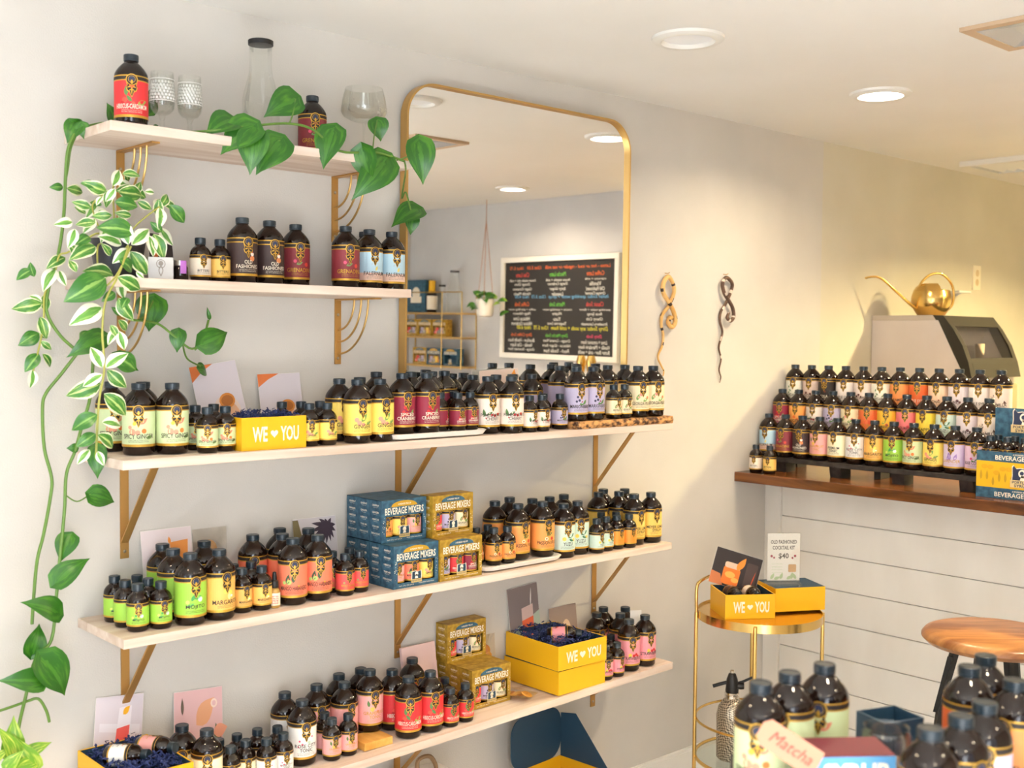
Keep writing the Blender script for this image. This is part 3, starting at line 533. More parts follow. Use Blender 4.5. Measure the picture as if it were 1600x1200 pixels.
FLAV = {   # colour, lettering, lettering ink, artwork [(kind, u, v, size, extra, colour)]
 'spicy': ((208, 222, 172), ['SPICY GINGER'], DK, [('c', -.4, .40, .20, 0, PEACHC), ('c', -.05, .38, .16, 0, PEACHC), ('c', -.55, .52, .12, 0, PEACHC), ('c', .35, .42, .15, 0, ORANGE), ('c', -.25, .62, .12, 0, LEMON), ('l', .1, .6, .6, 40, (224, 140, 110)), ('l', .5, .22, .5, 20, GREEN)]),
 'ging': ((250, 220, 104), ['GINGER'], DK, [('c', -.45, .48, .17, 0, PEACHC), ('c', -.25, .38, .18, 0, PEACHC), ('c', .05, .34, .13, 0, PEACHC), ('l', -.1, .42, .7, 55, GREEN), ('l', .3, .36, .5, 20, GREEN)]),
 'cran': ((150, 36, 62), ['SPICED', 'CRANBERRY'], CR, [('c', -.25, .62, .11, 0, REDC), ('c', -.05, .56, .11, 0, REDC), ('c', -.35, .48, .12, 0, REDC), ('c', -.1, .42, .13, 0, (224, 52, 48)), ('c', -.4, .36, .11, 0, REDC), ('l', .3, .42, .4, 60, GREEN)]),
 'pomc': ((242, 226, 212), ['POMEGRANATE', 'CHERRY'], DK, [('l', -.7, .35, .6, 100, LEAFG), ('l', -.5, .4, .5, 30, LEAFG), ('c', -.1, .40, .10, 0, REDC), ('c', .15, .38, .11, 0, REDC), ('c', .5, .42, .13, 0, (224, 76, 50)), ('c', -.6, .3, .05, 0, REDC)]),
 'mari': ((192, 182, 210), ['MARIONBERRY'], DK, [('c', -.35, .62, .10, 0, BERRY), ('c', -.2, .5, .11, 0, BERRY), ('c', -.45, .46, .10, 0, BERRY), ('c', -.05, .58, .07, 0, (168, 60, 84)), ('c', .05, .45, .07, 0, (168, 60, 84)), ('l', -.2, .35, .6, 20, LEAFG), ('l', .2, .35, .5, 60, LEAFG)]),
 'geor': ((246, 230, 190), ['GEORGIA PEACH'], DK, [('c', -.2, .62, .15, 0, (242, 150, 136)), ('c', -.4, .52, .12, 0, (246, 172, 150)), ('c', .5, .5, .14, 0, (240, 132, 96)), ('l', -.6, .4, .6, 70, GREEN), ('l', .0, .36, .6, 30, GREEN)]),
 'moj': ((158, 206, 72), ['MOJITO'], DK, [('c', -.55, .42, .12, 0, (222, 226, 110)), ('l', -.3, .45, .5, 60, (70, 160, 80)), ('l', -.1, .5, .5, 20, (70, 160, 80)), ('c', .3, .48, .16, 0, (226, 240, 220)), ('l', -.6, .3, .5, 20, (90, 176, 84))]),
 'marg': ((250, 190, 98), ['MARGARITA'], DK, [('c', -.1, .58, .15, 0, (236, 226, 96)), ('l', .15, .34, .5, 90, (250, 236, 150)), ('c', .25, .54, .14, 0, (250, 226, 90)), ('c', .35, .44, .08, 0, (252, 244, 210))]),
 'mang': ((246, 128, 96), ['MANGO HABANERO'], DK, [('l', -.55, .40, .7, 80, (62, 84, 60)), ('c', -.4, .46, .17, 0, (176, 200, 110)), ('c', -.75, .44, .12, 0, (176, 200, 110)), ('l', -.1, .44, .7, 85, (62, 84, 60)), ('c', .3, .34, .07, 0, (246, 170, 60))]),
 'mangs': ((238, 88, 84), ['MANGO HABANERO'], 'g', [('c', -.6, .45, .1, 0, (140, 170, 90))]),
 'pass': ((248, 164, 84), ['PASSION FRUIT'], DK, [('c', -.2, .42, .15, 0, (246, 226, 190)), ('c', -.2, .42, .08, 0, (190, 120, 60)), ('c', .35, .42, .15, 0, (206, 66, 36)), ('l', -.2, .54, .6, 20, LEAFG), ('l', .0, .56, .5, 120, LEAFG)]),
 'yuzu': ((208, 226, 212), ['YUZU'], DK, [('c', -.35, .46, .17, 0, (246, 208, 84)), ('c', .6, .42, .13, 0, (246, 208, 84)), ('l', .0, .5, .7, 30, (60, 120, 84)), ('l', .1, .45, .5, -20, (60, 120, 84)), ('l', -.3, .62, .4, 70, (60, 120, 84))]),
 'orng': ((250, 158, 58), ['ORANGE'], 'g', []),
 'meyr': ((244, 204, 100), ['MEYER LEMON', 'SYRUP'], DK, [('c', .1, .62, .3, 0, (248, 216, 124))]),
 'prem': ((250, 240, 204), ['PREMIUM', 'TONIC'], DK, []),
 'rose': ((244, 240, 234), ['ROSE CITY', 'TONIC'], DK, [('c', -.5, .55, .07, 0, (232, 74, 110)), ('c', -.3, .45, .08, 0, (236, 96, 126)), ('c', -.6, .38, .06, 0, (232, 74, 110)), ('c', .2, .5, .12, 0, (196, 214, 190)), ('c', .45, .66, .06, 0, (232, 74, 110))]),
 'grap': ((244, 174, 170), ['GRAPEFRUIT', 'TONIC'], 'g', [('c', -.25, .52, .17, 0, (248, 196, 92)), ('l', -.5, .6, .5, 100, LEAFG), ('l', -.2, .68, .5, 20, LEAFG), ('c', .2, .44, .1, 0, (236, 132, 110))]),
 'hib': ((226, 52, 56), ['HIBISCUS-CARDAMOM'], CR, [('c', -.45, .44, .17, 0, (236, 84, 66)), ('c', -.6, .36, .12, 0, (200, 36, 40)), ('l', -.35, .55, .6, 90, LEAFG), ('l', .0, .4, .5, 130, LEAFG), ('l', .35, .35, .7, 20, (160, 170, 80)), ('c', .1, .36, .11, 0, (236, 92, 70))]),
 'strw': ((242, 158, 168), ['STRAWBERRY'], DK, [('c', -.25, .40, .16, 0, LEMON), ('c', .1, .38, .13, 0, REDC), ('c', .35, .42, .13, 0, REDC), ('c', .55, .36, .11, 0, REDC), ('l', -.4, .3, .3, 30, GREEN)]),
 'oldf': ((62, 44, 42), ['OLD', 'FASHIONED'], CR, [('c', .3, .50, .19, 0, (224, 136, 82)), ('c', .3, .62, .13, 0, (246, 226, 214)), ('c', .3, .68, .06, 0, (200, 50, 50))]),
 'gren': ((140, 50, 58), ['GRENADINE'], 'g', [('c', -.4, .55, .12, 0, (230, 84, 116)), ('l', -.3, .45, .5, 20, (120, 150, 90)), ('c', .5, .45, .15, 0, (222, 72, 60))]),
 'fal': ((190, 222, 238), ['FALERNUM'], DK, [('t', .0, .62, .28, 0, (190, 96, 62)), ('l', .05, .36, .4, 70, (244, 220, 120)), ('b', 0, .06, .22, 0, (246, 208, 190))]),
 'bitw': ((244, 232, 214), ['BITTERS'], DK, []), 'bity': ((250, 206, 110), ['BITTERS'], DK, []),
 'cola': ((44, 36, 34), ['COLA'], CR, [('c', .1, .5, .12, 0, (120, 60, 40))]),
 'mocha': ((214, 190, 178), ['CHOCOLATE'], DK, [('c', -.3, .4, .14, 0, (120, 70, 60)), ('c', .2, .36, .12, 0, (96, 56, 46))]),
 'coff': ((232, 214, 204), ['COFFEE'], DK, [('c', -.5, .35, .13, 0, (90, 44, 40)), ('c', -.25, .42, .12, 0, (90, 44, 40)), ('c', .0, .34, .1, 0, (110, 60, 50))]),
 'herb': ((242, 238, 222), ['CARDAMOM'], DK, [('l', -.6, .35, .3, 40, LEAFG), ('l', -.2, .45, .3, 140, LEAFG), ('l', .2, .35, .3, 60, LEAFG), ('l', .4, .5, .3, 20, LEAFG), ('l', -.5, .6, .3, 80, LEAFG)]),
 'carm': ((244, 152, 84), ['CARAMEL'], DK, []), 'mapl': ((226, 104, 48), ['MAPLE SYRUP'], CR, []),
 'chai': ((240, 204, 172), ['CHAI'], DK, [('l', -.6, .35, .5, 60, (150, 84, 60)), ('c', .3, .35, .08, 0, (150, 84, 60))]),
 'lave': ((212, 196, 222), ['LAVENDER'], 'g', [('l', -.4, .3, .8, 60, (150, 120, 190)), ('l', -.1, .3, .8, 100, (150, 120, 190)), ('l', .3, .3, .7, 70, (160, 130, 196))]),
 'cord': ((226, 192, 214), ['ROSE CORDIAL'], DK, [('c', -.3, .45, .12, 0, (206, 76, 120)), ('l', -.3, .35, .6, 20, LEAFG), ('l', .2, .4, .5, 50, LEAFG)]),
 'vani': ((240, 222, 208), ['VANILLA'], DK, [('l', -.9, .62, 1.7, -22, (92, 56, 44)), ('l', -.8, .5, 1.6, -14, (92, 56, 44))]),
 'plan': ((236, 226, 220), ['SIMPLE SYRUP'], DK, []), 'fig': ((228, 216, 220), ['FIG'], DK, [('c', .1, .36, .14, 0, (110, 76, 80)), ('c', .35, .3, .11, 0, (130, 90, 84))]),
 'blod': ((240, 118, 64), ['BLOOD ORANGE'], 'g', [('c', .1, .4, .3, 0, (232, 92, 54))]),
 'trop': ((248, 190, 60), ['MANGO'], DK, [('c', .1, .36, .14, 0, (190, 90, 60)), ('l', -.4, .4, .6, 40, GREEN)]),
 'pinap': ((250, 214, 70), ['PINEAPPLE'], DK, []), 'guav': ((240, 128, 130), ['GUAVA'], DK, [('c', .3, .34, .14, 0, (220, 70, 90))]),
 'tang': ((250, 172, 90), ['TANGERINE'], DK, [('c', -.1, .45, .16, 0, (244, 120, 50)), ('c', .25, .36, .12, 0, (244, 120, 50))]),
}
INK = {'d': M_darkp, 'c': M_creamp, 'g': M_goldp}
def wrapv(u, v, rad, R0): a = u/R0; return (rad*math.sin(a), -rad*math.cos(a), v)
def ring(mb, R0, rad, z0, z1, a0=-2.9, a1=2.9, seg=40, mi=0):
    v = []; f = []
    for k in range(seg+1):
        a = a0+(a1-a0)*k/seg
        v += [(rad*math.sin(a), -rad*math.cos(a), z0), (rad*math.sin(a), -rad*math.cos(a), z1)]
        if k: f.append((2*k-2, 2*k, 2*k+1, 2*k-1))
    return mb.add(v, f, mi)
BM = {}
def bottle_meshes(fl, sz):
    if (fl, sz) in BM: return BM[fl, sz]
    D = DIM[sz]; R0 = D['r']; z0, z1 = D['z0'], D['z1']; H0 = z1-z0
    if ('body', sz) not in BM:
        BM['body', sz] = MB().lathe(D['prof'], 36).mesh('glass_body', M_amber, True, 50)
        m = MB(); seg = 36; v = []; f = []
        for r, z in D['cap']:
            fl_ = 1.0
            for k in range(seg):
                rr = r*(1+(.022 if (k % 2 and D['cap'][5][1] <= z <= D['cap'][6][1]) else 0)); a = 2*math.pi*k/seg; v.append((rr*math.cos(a), rr*math.sin(a), z))
        for i in range(len(D['cap'])-1):
            for k in range(seg): f.append((i*seg+k, i*seg+(k+1) % seg, (i+1)*seg+(k+1) % seg, (i+1)*seg+k))
        BM['cap', sz] = m.add(v, f).mesh('cap', M_cap, True, 30)
        m = MB(); s_ = R0/.0335
        # gold and black band along the top edge, rising round the crest, gold rule at the foot
        ring(m, R0, R0+.00045, z1-.0022*s_, z1, mi=0); ring(m, R0, R0+.00045, z1-.0090*s_, z1-.0022*s_, mi=1); ring(m, R0, R0+.00045, z1-.0112*s_, z1-.0090*s_, mi=0)
        BM['band', sz] = m.mesh('trim_band', [M_goldp, M_blackp])
        BM['foot', sz] = ring(MB(), R0, R0+.00045, z0, z0+.0052*s_).mesh('foot_band', M_goldp)
        m = MB(); cz = z1-.0095*s_
        def wp(poly, off, mi): m.add([wrapv(u, v, R0+off, R0) for u, v in poly], [tuple(range(len(poly)))], mi)
        k_ = s_*1.05
        drop = [(-.0105, -.004), (-.0085, -.012), (-.0105, -.016), (-.0085, -.022), (-.004, -.0245), (-.0022, -.030), (0, -.034), (.0022, -.030), (.004, -.0245), (.0085, -.022), (.0105, -.016), (.0085, -.012), (.0105, -.004)]
        wp([(x*k_, cz+y*k_) for x, y in drop], .00060, 0); wp([(x*k_*.88, cz+(y+.0006)*k_*.95) for x, y in drop], .00072, 1)
        wp(circ(0, cz, .0112*k_, 24), .00080, 0); wp(circ(0, cz, .0094*k_, 24), .00088, 1); wp(circ(0, cz+.0006*k_, .0068*k_, 20), .00096, 0); wp(circ(0, cz+.0008*k_, .0061*k_, 20), .00104, 2)
        for poly in (circ(0, cz-.0045*k_, .0022*k_, 12, .0042*k_), leafp(-.0015*k_, cz-.013*k_, .0075*k_, .0013*k_, R(200)), leafp(.0015*k_, cz-.013*k_, .0075*k_, .0013*k_, R(-20)), leafp(0, cz-.012*k_, .018*k_, .0012*k_, R(-90)), leafp(0, cz-.018*k_, .007*k_, .0010*k_, R(215)), leafp(0, cz-.018*k_, .007*k_, .0010*k_, R(-35))): wp(poly, .00112, 0)
        BM['crest', sz] = m.mesh('crest', [M_goldp, M_blackp, M_navyp])
    col, lines, ink, art = FLAV[fl]
    lab = ring(MB(), R0, R0+.00025, z0, z1).mesh('label_'+fl, cmat(col))
    m = MB(); hgt = .0098 if sz == 'L' else .0052; v0 = z0+H0*(.20 if sz == 'L' else .22); n = len(lines)
    for i, tx in enumerate(lines):
        hh_ = hgt*(1 if n == 1 else .86)
        wd = min(hh_*.72*len(tx), R0*(1.95 if sz == 'L' else 1.7))
        tv, tf = text2d(tx, wd, hh_, .010)
        vv = v0+(n-1-i)*hh_*1.18
        m.add([wrapv(p[0], p[1]+vv, R0+.00105, R0) for p in tv], tf)
    for q in (0, 1): # small print under the name
        tv, tf = text2d(('COCKTAIL & SODA SYRUP', 'MIX WITH SPARKLING WATER')[q], R0*1.25, hgt*.2, .0)
        m.add([wrapv(p[0], p[1]+v0-hgt*(.42+.36*q), R0+.00100, R0) for p in tv], tf)
    let = m.mesh('lettering_'+fl, INK[ink])
    am = None
    if art:
        m = MB(); ms = []
        for i, (kd, u, v, s_, ex, c) in enumerate(art):
            mt = cmat(c)
            if mt not in ms: ms.append(mt)
            U = u*R0*.95; V = z0+H0*v*.92; S_ = s_*R0
            if kd == 'c': poly = circ(U, V, S_, 14)
            elif kd == 't': poly = [(U-S_, V-S_*.6), (U+S_, V-S_*.3), (U-S_*.2, V+S_)]
            elif kd == 'b':
                m2 = ring(m, R0, R0+.00035, z0+H0*v, z0+H0*(v+s_), mi=ms.index(mt)); continue
            else: poly = leafp(U, V, S_, S_*.22, R(ex))
            m.add([wrapv(a, b, R0+.00042+.00003*i, R0) for a, b in poly], [tuple(range(len(poly)))], ms.index(mt))
        am = m.mesh('artwork_'+fl, ms)
    BM[fl, sz] = (lab, let, am)
    return BM[fl, sz]
def bottle(fl, sz, loc, rot, label, group=None, tilt=None):
    lab, let, am = bottle_meshes(fl, sz)
    t = thing('syrup_bottle', label, 'bottle', loc, R(rot), group)
    if tilt: t.matrix_world = tilt
    put('glass_body', BM['body', sz], t); put('cap', BM['cap', sz], t)
    l = put('label', lab, t)
    put('trim_band', BM['band', sz], l); put('foot_band', BM['foot', sz], l); put('crest', BM['crest', sz], l); put('lettering', let, l)
    if am: put('artwork', am, l)
    return t
for fl, sz, x, y, z, rot, lb, gr in BOTTLES: bottle(fl, sz, (x, y, z+.0004), rot, lb, gr or None)

# ------------------------------------------------------------------ trays and board under the bottles
def tray(label, x0, x1, y0, y1, z):
    n = 8; m = MB(); cxx, cyy = (x0+x1)/2, (y0+y1)/2; hx, hy = (x1-x0)/2, (y1-y0)/2
    loops = []
    for off, zz in ((.020, 0), (.006, .004), (.0, .015), (.003, .0165), (.006, .015), (.014, .0112)):
        loops.append([(u, v, zz) for u, v in rrect(-hx+off, hx-off, -hy+off, hy-off, .03, n)])
    k = len(loops[0]); v = [p for l in loops for p in l]; f = []
    for i in range(len(loops)-1):
        for j in range(k): f.append((i*k+j, i*k+(j+1) % k, (i+1)*k+(j+1) % k, (i+1)*k+j))
    f.append(tuple(range(k))); f.append(tuple((len(loops)-1)*k+j for j in range(k)))
    o = m.add(v, f).obj('serving_tray', mat('white_ceramic', (238, 232, 222), .35), None, True, (cxx, cyy, z+.0003)); tag(o, label, 'tray', 'white trays'); return o
tray('long white tray under the crimson cranberry bottles', 1.632, 1.944, -.234, -.030, 1.297)
tray('long white tray under the orange passion fruit bottles', 1.937, 2.231, -.226, -.018, .934)
m = MB(); n = 44; x0, x1 = 2.2555, 2.672; v = []; f = []
for k in range(n+1):
    x = x0+(x1-x0)*k/n; j = random.uniform(-.003, .003); j2 = random.uniform(-.003, .002)
    v += [(x, -.2365+j, .0004), (x, -.240+j2, .010), (x, -.236+random.uniform(-.002, .002), .0215), (x, -.036, .0215), (x, -.034, .0004)]
    if k:
        for q in range(5): a = (k-1)*5; b = k*5; f.append((a+q, a+(q+1) % 5, b+(q+1) % 5, b+q))
f += [(0, 1, 2, 3, 4), tuple(n*5+q for q in range(5))]
M_bark = noise_col(mat('live_edge_bark', (170, 112, 62), .7), (70, 40, 22), (214, 156, 94), (60, 60, 90), detail=5, lo=.38, hi=.58, bump=.6)
tag(m.add(v, f).obj('live_edge_board', M_bark, None, False, (0, 0, 1.297)), 'rough bark-edged wooden board under the bottles at right, third shelf', 'board')
tag(MB().cbox(-.042, .042, -.034, .036, 0, .0195, .0012).obj('wood_block', noise_col(mat('ochre_wood', (226, 170, 80), .5), (206, 146, 58), (238, 190, 104), (30, 4, 30)), None, False, (1.617, -.1665, S5(1.615)+.0012)), 'small ochre wooden block under a pink grapefruit tonic bottle', 'block')

# ------------------------------------------------------------------ cartons of three
def mixer_box(label, x, y, z, blue, rz=0, fls=None, where='', group=None, sidetxt=True):
    body, inkb = (M_blue, M_yellowd) if blue else (M_mustard, M_blue)
    t = thing('bottle_carton', label, 'box', (x, y, z+.0004), rz, group)
    w2, d, h = .0695, .0495, .105
    m = MB().box(-w2, w2, d-.001, d, 0, h).box(-w2, -w2+.001, .001, d-.001, 0, h).box(w2-.001, w2, .001, d-.001, 0, h).box(-w2, w2, .001, d-.001, 0, .001).box(-w2, w2, 0, d-.001, h-.001, h)
    m.box(-w2, w2, 0, .001, 0, .013).box(-w2, w2, 0, .001, .064, h-.001).box(-w2, -w2+.013, 0, .001, .013, .064).box(w2-.011, w2, 0, .001, .013, .064)
    cb = m.obj('carton', body, t)
    p = MB()
    arc = [(-.046, .0875)]+[(.0+.040*math.cos(a), .0885+.0135*math.sin(a)) for a in [math.pi-k*math.pi/10 for k in range(11)]]+[(.046, .0875)]
    p.flat([(u, v) for u, v in arc], -.0004, 0).obj('printed_arch', inkb, cb)
    q = MB(); text_flat(q, 'A SPLENDID TRIO OF', 0, .0915, .040, .0042, -.0009, 0, .02); text_flat(q, 'BEVERAGE MIXERS', 0, .0685, .120, .0175, -.0010, 0, .016)
    text_flat(q, 'NET 3 FL OZ EACH', -.03, .0045, .045, .003, -.0006, 0, 0); text_flat(q, 'MADE WITH CANE SUGAR', .032, .0055, .048, .003, -.0006, 0, 0)
    for k in range(26): q.flat(circ(random.choice((-.063, .0645))+random.uniform(-.004, .0035), random.uniform(.018, .066), random.uniform(.0005, .0012), 6), -.0007)
    q.obj('lettering', M_creamp, cb)
    if sidetxt:
        q = MB()
        for k, tx in enumerate(('GRAPEFRUIT', 'GINGER', 'HIBISCUS', 'TONIC MIX', 'STORE IN A COOL PLACE')):
            tv, tf = text2d(tx, .028 if k < 4 else .036, .0046, .02); vv = .090-k*.0175
            q.add([(-w2-.0006, d/2-pp[0], vv+pp[1]) for pp in tv], tf)
            tv, tf = text2d('MIX AND ENJOY', .02, .0018, 0); q.add([(-w2-.0006, d/2-pp[0], vv-.004+pp[1]) for pp in tv], tf)
        q.obj('side_print', M_creamp, cb)
    e = MB()
    plq = [(-.016, 0), (.016, 0), (.0165, .017), (.015, .027), (.006, .0245), (-.004, .027), (-.015, .0255)]
    e.flat([(u, v+.012) for u, v in plq], -.0012, 0); e.flat([(u*.86, v*.86+.0145) for u, v in plq], -.0014, 1)
    e.flat(circ(0, .0305, .0055, 12), -.0016, 0); e.flat([(-.005, .02), (.005, .02), (.002, .03), (-.002, .03)], -.0016, 0)
    e.flat([(-.0165, .010), (.0165, .010), (.0165, .0185), (-.0165, .0185)], -.0018, 2)
    text_flat(e, 'PORTLAND SYRUPS', 0, .0125, .029, .0042, -.0020, 1, .01)
    e.obj('emblem', [M_creamp, M_navy, cmat((214, 184, 120))], cb)
    if fls:
        M = t.matrix_basis
        for i, fl in enumerate(fls):
            pos = Matrix.Translation((x, y, z)) @ Matrix.Rotation(rz, 4, 'Z') @ Vector((-.0452+.0452*i, .0262, .0018))
            bottle(fl, 'S', pos, math.degrees(rz)-8+4*i, 'small bottle with %s label, %s, inside %s' % ({'pass': 'orange', 'ging': 'yellow', 'grap': 'pink', 'hib': 'red', 'mari': 'lavender', 'geor': 'cream', 'mang': 'coral', 'gren': 'maroon', 'cran': 'crimson'}[fl], ('left', 'middle', 'right')[i], where), None)
    return t
for k in range(4):
    mixer_box(('blue three-bottle carton at the front of the lower row, fourth shelf', 'blue carton second from the front, lower row, fourth shelf', 'blue carton third from the front, lower row, fourth shelf', 'blue carton at the back of the lower row, fourth shelf')[k],
              1.715, -.2185+.0502*k, .934, True, 0, ('grap', 'mang', 'ging') if k == 0 else None, 'front lower blue carton', 'blue bottle cartons')
for k in range(3):
    mixer_box(('blue three-bottle carton at the front of the upper row, fourth shelf', 'blue carton in the middle of the upper row, fourth shelf', 'blue carton at the back of the upper row, fourth shelf')[k],
              1.717, -.166+.0502*k, 1.0394, True, 0, ('pass', 'ging', 'grap') if k == 0 else None, 'front upper blue carton', 'blue bottle cartons')
mixer_box('mustard carton on the fourth shelf, lower one beside the blue cartons', 1.857, -.222, .934, False, 0, ('mari', 'hib', 'cran'), 'lower mustard carton, fourth shelf', 'mustard bottle cartons')
mixer_box('mustard carton right behind the lower front one, fourth shelf', 1.857, -.1718, .934, False, 0, None, '', 'mustard bottle cartons')
mixer_box('mustard carton on the fourth shelf, upper one beside the blue cartons', 1.865, -.178, 1.0394, False, R(2), ('hib', 'mari', 'geor'), 'upper mustard carton, fourth shelf', 'mustard bottle cartons')
z5 = S5(2.02)
for k in range(3):
    mixer_box(('mustard carton at the front on the lowest shelf', 'mustard carton second from the front on the lowest shelf', 'mustard carton against the wall on the lowest shelf')[k], 2.022, -.156+.0502*k, z5+.0012, False, 0, ('hib', 'mari', 'geor') if k == 0 else None, 'front mustard carton, lowest shelf', 'mustard bottle cartons')
mixer_box('mustard carton stacked on top, lowest shelf', 2.018, -.056, z5+.1064, False, 0, ('hib', 'mari', 'geor'), 'stacked mustard carton, lowest shelf', 'mustard bottle cartons')

# ------------------------------------------------------------------ yellow gift boxes
def gift_box(label, x, y, z, w_, d, h, rz, text=True, open_=True, name='gift_box', group='yellow gift boxes', notch=False):
    t = thing(name, label, 'box', (x, y, z+.0004), rz, group)
    hw_, hd, th = w_/2, d/2, .003
    m = MB()
    m.box(-hw_, hw_, -hd, -hd+th, 0, h).box(-hw_, hw_, hd-th, hd, 0, h).box(-hw_, -hw_+th, -hd+th, hd-th, 0, h).box(hw_-th, hw_, -hd+th, hd-th, 0, h).box(-hw_+th, hw_-th, -hd+th, hd-th, 0, th)
    b = m.obj('box_walls', M_yellow, t)
    q = MB(); e = th+.0003
    q.add([(-hw_+e, -hd+e, e), (hw_-e, -hd+e, e), (hw_-e, hd-e, e), (-hw_+e, hd-e, e), (-hw_+e, -hd+e, h-.001), (hw_-e, -hd+e, h-.001), (hw_-e, hd-e, h-.001), (-hw_+e, hd-e, h-.001)],
          [(0, 1, 2, 3), (0, 1, 5, 4), (1, 2, 6, 5), (2, 3, 7, 6), (3, 0, 4, 7)]).obj('navy_lining', M_navy, t)
    if not open_: MB().cbox(-hw_+.001, hw_-.001, -hd+.001, hd-.001, h-.006, h+.0006, .0008).obj('lid', M_navy if open_ is None else M_yellow, t)
    if text:
        q = MB(); hh_ = h*.46; v0 = h*.25; y0 = -hd-.0006
        text_flat(q, 'WE', -w_*.225, v0, w_*.23, hh_, y0, 0, .03); text_flat(q, 'YOU', w_*.235, v0, w_*.29, hh_, y0, 0, .03)
        q.flat(heart(-w_*.005, v0+hh_*.52, w_*.062), y0); q.obj('lettering', M_creamp, t)
    return t
def shred(label, x, y, z, w_, d, h, rz, n, seed):
    rnd = random.Random(seed); m = MB()
    for _ in range(n):
        c = Vector((rnd.uniform(-w_/2, w_/2)*.93, rnd.uniform(-d/2, d/2)*.93, 0)); c.z = h*rnd.random()**.6*(1-.35*(abs(c.x)/(w_/2))**4)
        dr = Vector((rnd.gauss(0, 1), rnd.gauss(0, 1), rnd.gauss(0, .6))).normalized(); sd = dr.orthogonal().normalized()*.0014; up = dr.cross(sd).normalized()
        v = []; s_ = rnd.uniform(.004, .007); k = 5
        for i in range(k):
            p = c+dr*(i-k/2)*s_*.7+up*(s_*.55*(1 if i % 2 else -1)); v += [p-sd, p+sd]
        m.add(v, [(2*i, 2*i+1, 2*i+3, 2*i+2) for i in range(k-1)])
    o = m.obj('paper_shred', M_shred, None, False, (x, y, z)); o.rotation_euler.z = rz
    return tag(o, label, 'paper shred', None, 'stuff')
# third shelf
gift_box('small open yellow gift box on the third shelf', 1.3155, -.168, 1.297, .163, .105, .0725, 0)
shred('navy crinkled paper filling the small box, third shelf', 1.3155, -.168, 1.297+.052, .155, .095, .03, 0, 260, 1)
# lowest shelf right: two stacked
zb = S5(2.29)+.0015
gift_box('closed yellow gift box underneath another, lowest shelf', 2.297, -.119, zb, .190, .222, .066, R(.5), False, None)
gift_box('open yellow gift box stacked on a closed one, lowest shelf', 2.298, -.123, zb+.0685, .190, .222, .068, R(-1.5))
shred('navy crinkled paper in the stacked box, lowest shelf', 2.298, -.118, zb+.0685+.045, .18, .20, .035, R(-1.5), 520, 2)
tl = Matrix.Translation((2.262, -.125, zb+.0685+.070)) @ Matrix.Rotation(R(42), 4, 'Z') @ Matrix.Rotation(R(84), 4, 'X') @ Matrix.Rotation(R(165), 4, 'Z')
bottle('strw', 'S', (0, 0, 0), 0, 'small bottle with rose pink label lying in the stacked gift box', None, tl)
# lowest shelf left
zb = S5(1.02)+.002
gift_box('closed yellow gift box under the left open one, lowest shelf', 1.022, -.135, zb, .155, .205, .046, 0, False, None)
gift_box('open yellow gift box at the left end of the lowest shelf', 1.021, -.150, zb+.0475, .156, .222, .073, 0)
shred('navy crinkled paper in the left box, lowest shelf', 1.021, -.150, zb+.0475+.05, .146, .21, .036, 0, 520, 3)
for fl, dx, dy, a, lb in (('rose', -.045, .035, 35, 'small bottle with white rose label lying in the left gift box'), ('grap', .030, .045, 25, 'small bottle with pink label lying in the left gift box')):
    tl = Matrix.Translation((1.021+dx, -.15+dy, zb+.0475+.076)) @ Matrix.Rotation(R(a), 4, 'Z') @ Matrix.Rotation(R(84), 4, 'X') @ Matrix.Rotation(R(170), 4, 'Z')
    bottle(fl, 'S', (0, 0, 0), 0, lb, None, tl)

# ------------------------------------------------------------------ recipe cards
def card(label, tl, tr, h, base, lean, shapes, ytop=-.004, th=.0009, name='recipe_card', colour=None):
    # tl, tr: (x, z) of the top corners, leaning back against the wall
    w_ = math.hypot(tr[0]-tl[0], tr[1]-tl[1]); roll = math.atan2(tr[1]-tl[1], tr[0]-tl[0])
    t = thing(name, label, 'card', group='recipe cards')
    cx, cz = (tl[0]+tr[0])/2, (tl[1]+tr[1])/2
    t.matrix_world = Matrix.Translation((cx, ytop, cz)) @ Matrix.Rotation(-lean, 4, 'X') @ Matrix.Rotation(-roll, 4, 'Y')
    MB().box(-w_/2, w_/2, -th, 0, -h, 0).obj('card_stock', colour or M_paper, t)
    m = MB(); ms = []
    for i, (poly, c) in enumerate(shapes):
        mt = cmat(c)
        if mt not in ms: ms.append(mt)
        m.flat([(u*w_-w_/2, -h+v*h) for u, v in poly], -th-.0002-.00008*i, ms.index(mt))
    if shapes: m.obj('printed_picture', ms, t)
    return t
full = [(0.004, .004), (.996, .004), (.996, .996), (.004, .996)]
LILAC = (214, 206, 214)
drink = [(full, LILAC), ([(0, .80), (0, 1), (.50, 1), (.25, .92)], (222, 120, 62)), (circ(.60, .34, .30, 20, .24), (226, 206, 196)), (circ(.60, .30, .26, 20, .19), (226, 178, 142)), (circ(.64, .50, .17, 16, .10), (214, 136, 54)), (circ(.64, .50, .13, 16, .07), (176, 104, 40))]
card('lilac recipe card with orange slice drink, left one above the yellow box', (1.218, 1.474), (1.337, 1.492), .182, 1.297, R(10), drink)
card('lilac recipe card with orange slice drink, right one above the yellow box', (1.395, 1.456), (1.513, 1.459), .160, 1.297, R(9), drink)
card('pale pink card with orange fruit before the mirror', (2.07, 1.457), (2.218, 1.463), .160, 1.297, R(4), [(full, (232, 208, 196)), (leafp(.80, .60, .4, .10, R(75)), (246, 160, 60)), (circ(.86, .70, .10, 12, .10), (238, 110, 96))], -.037)
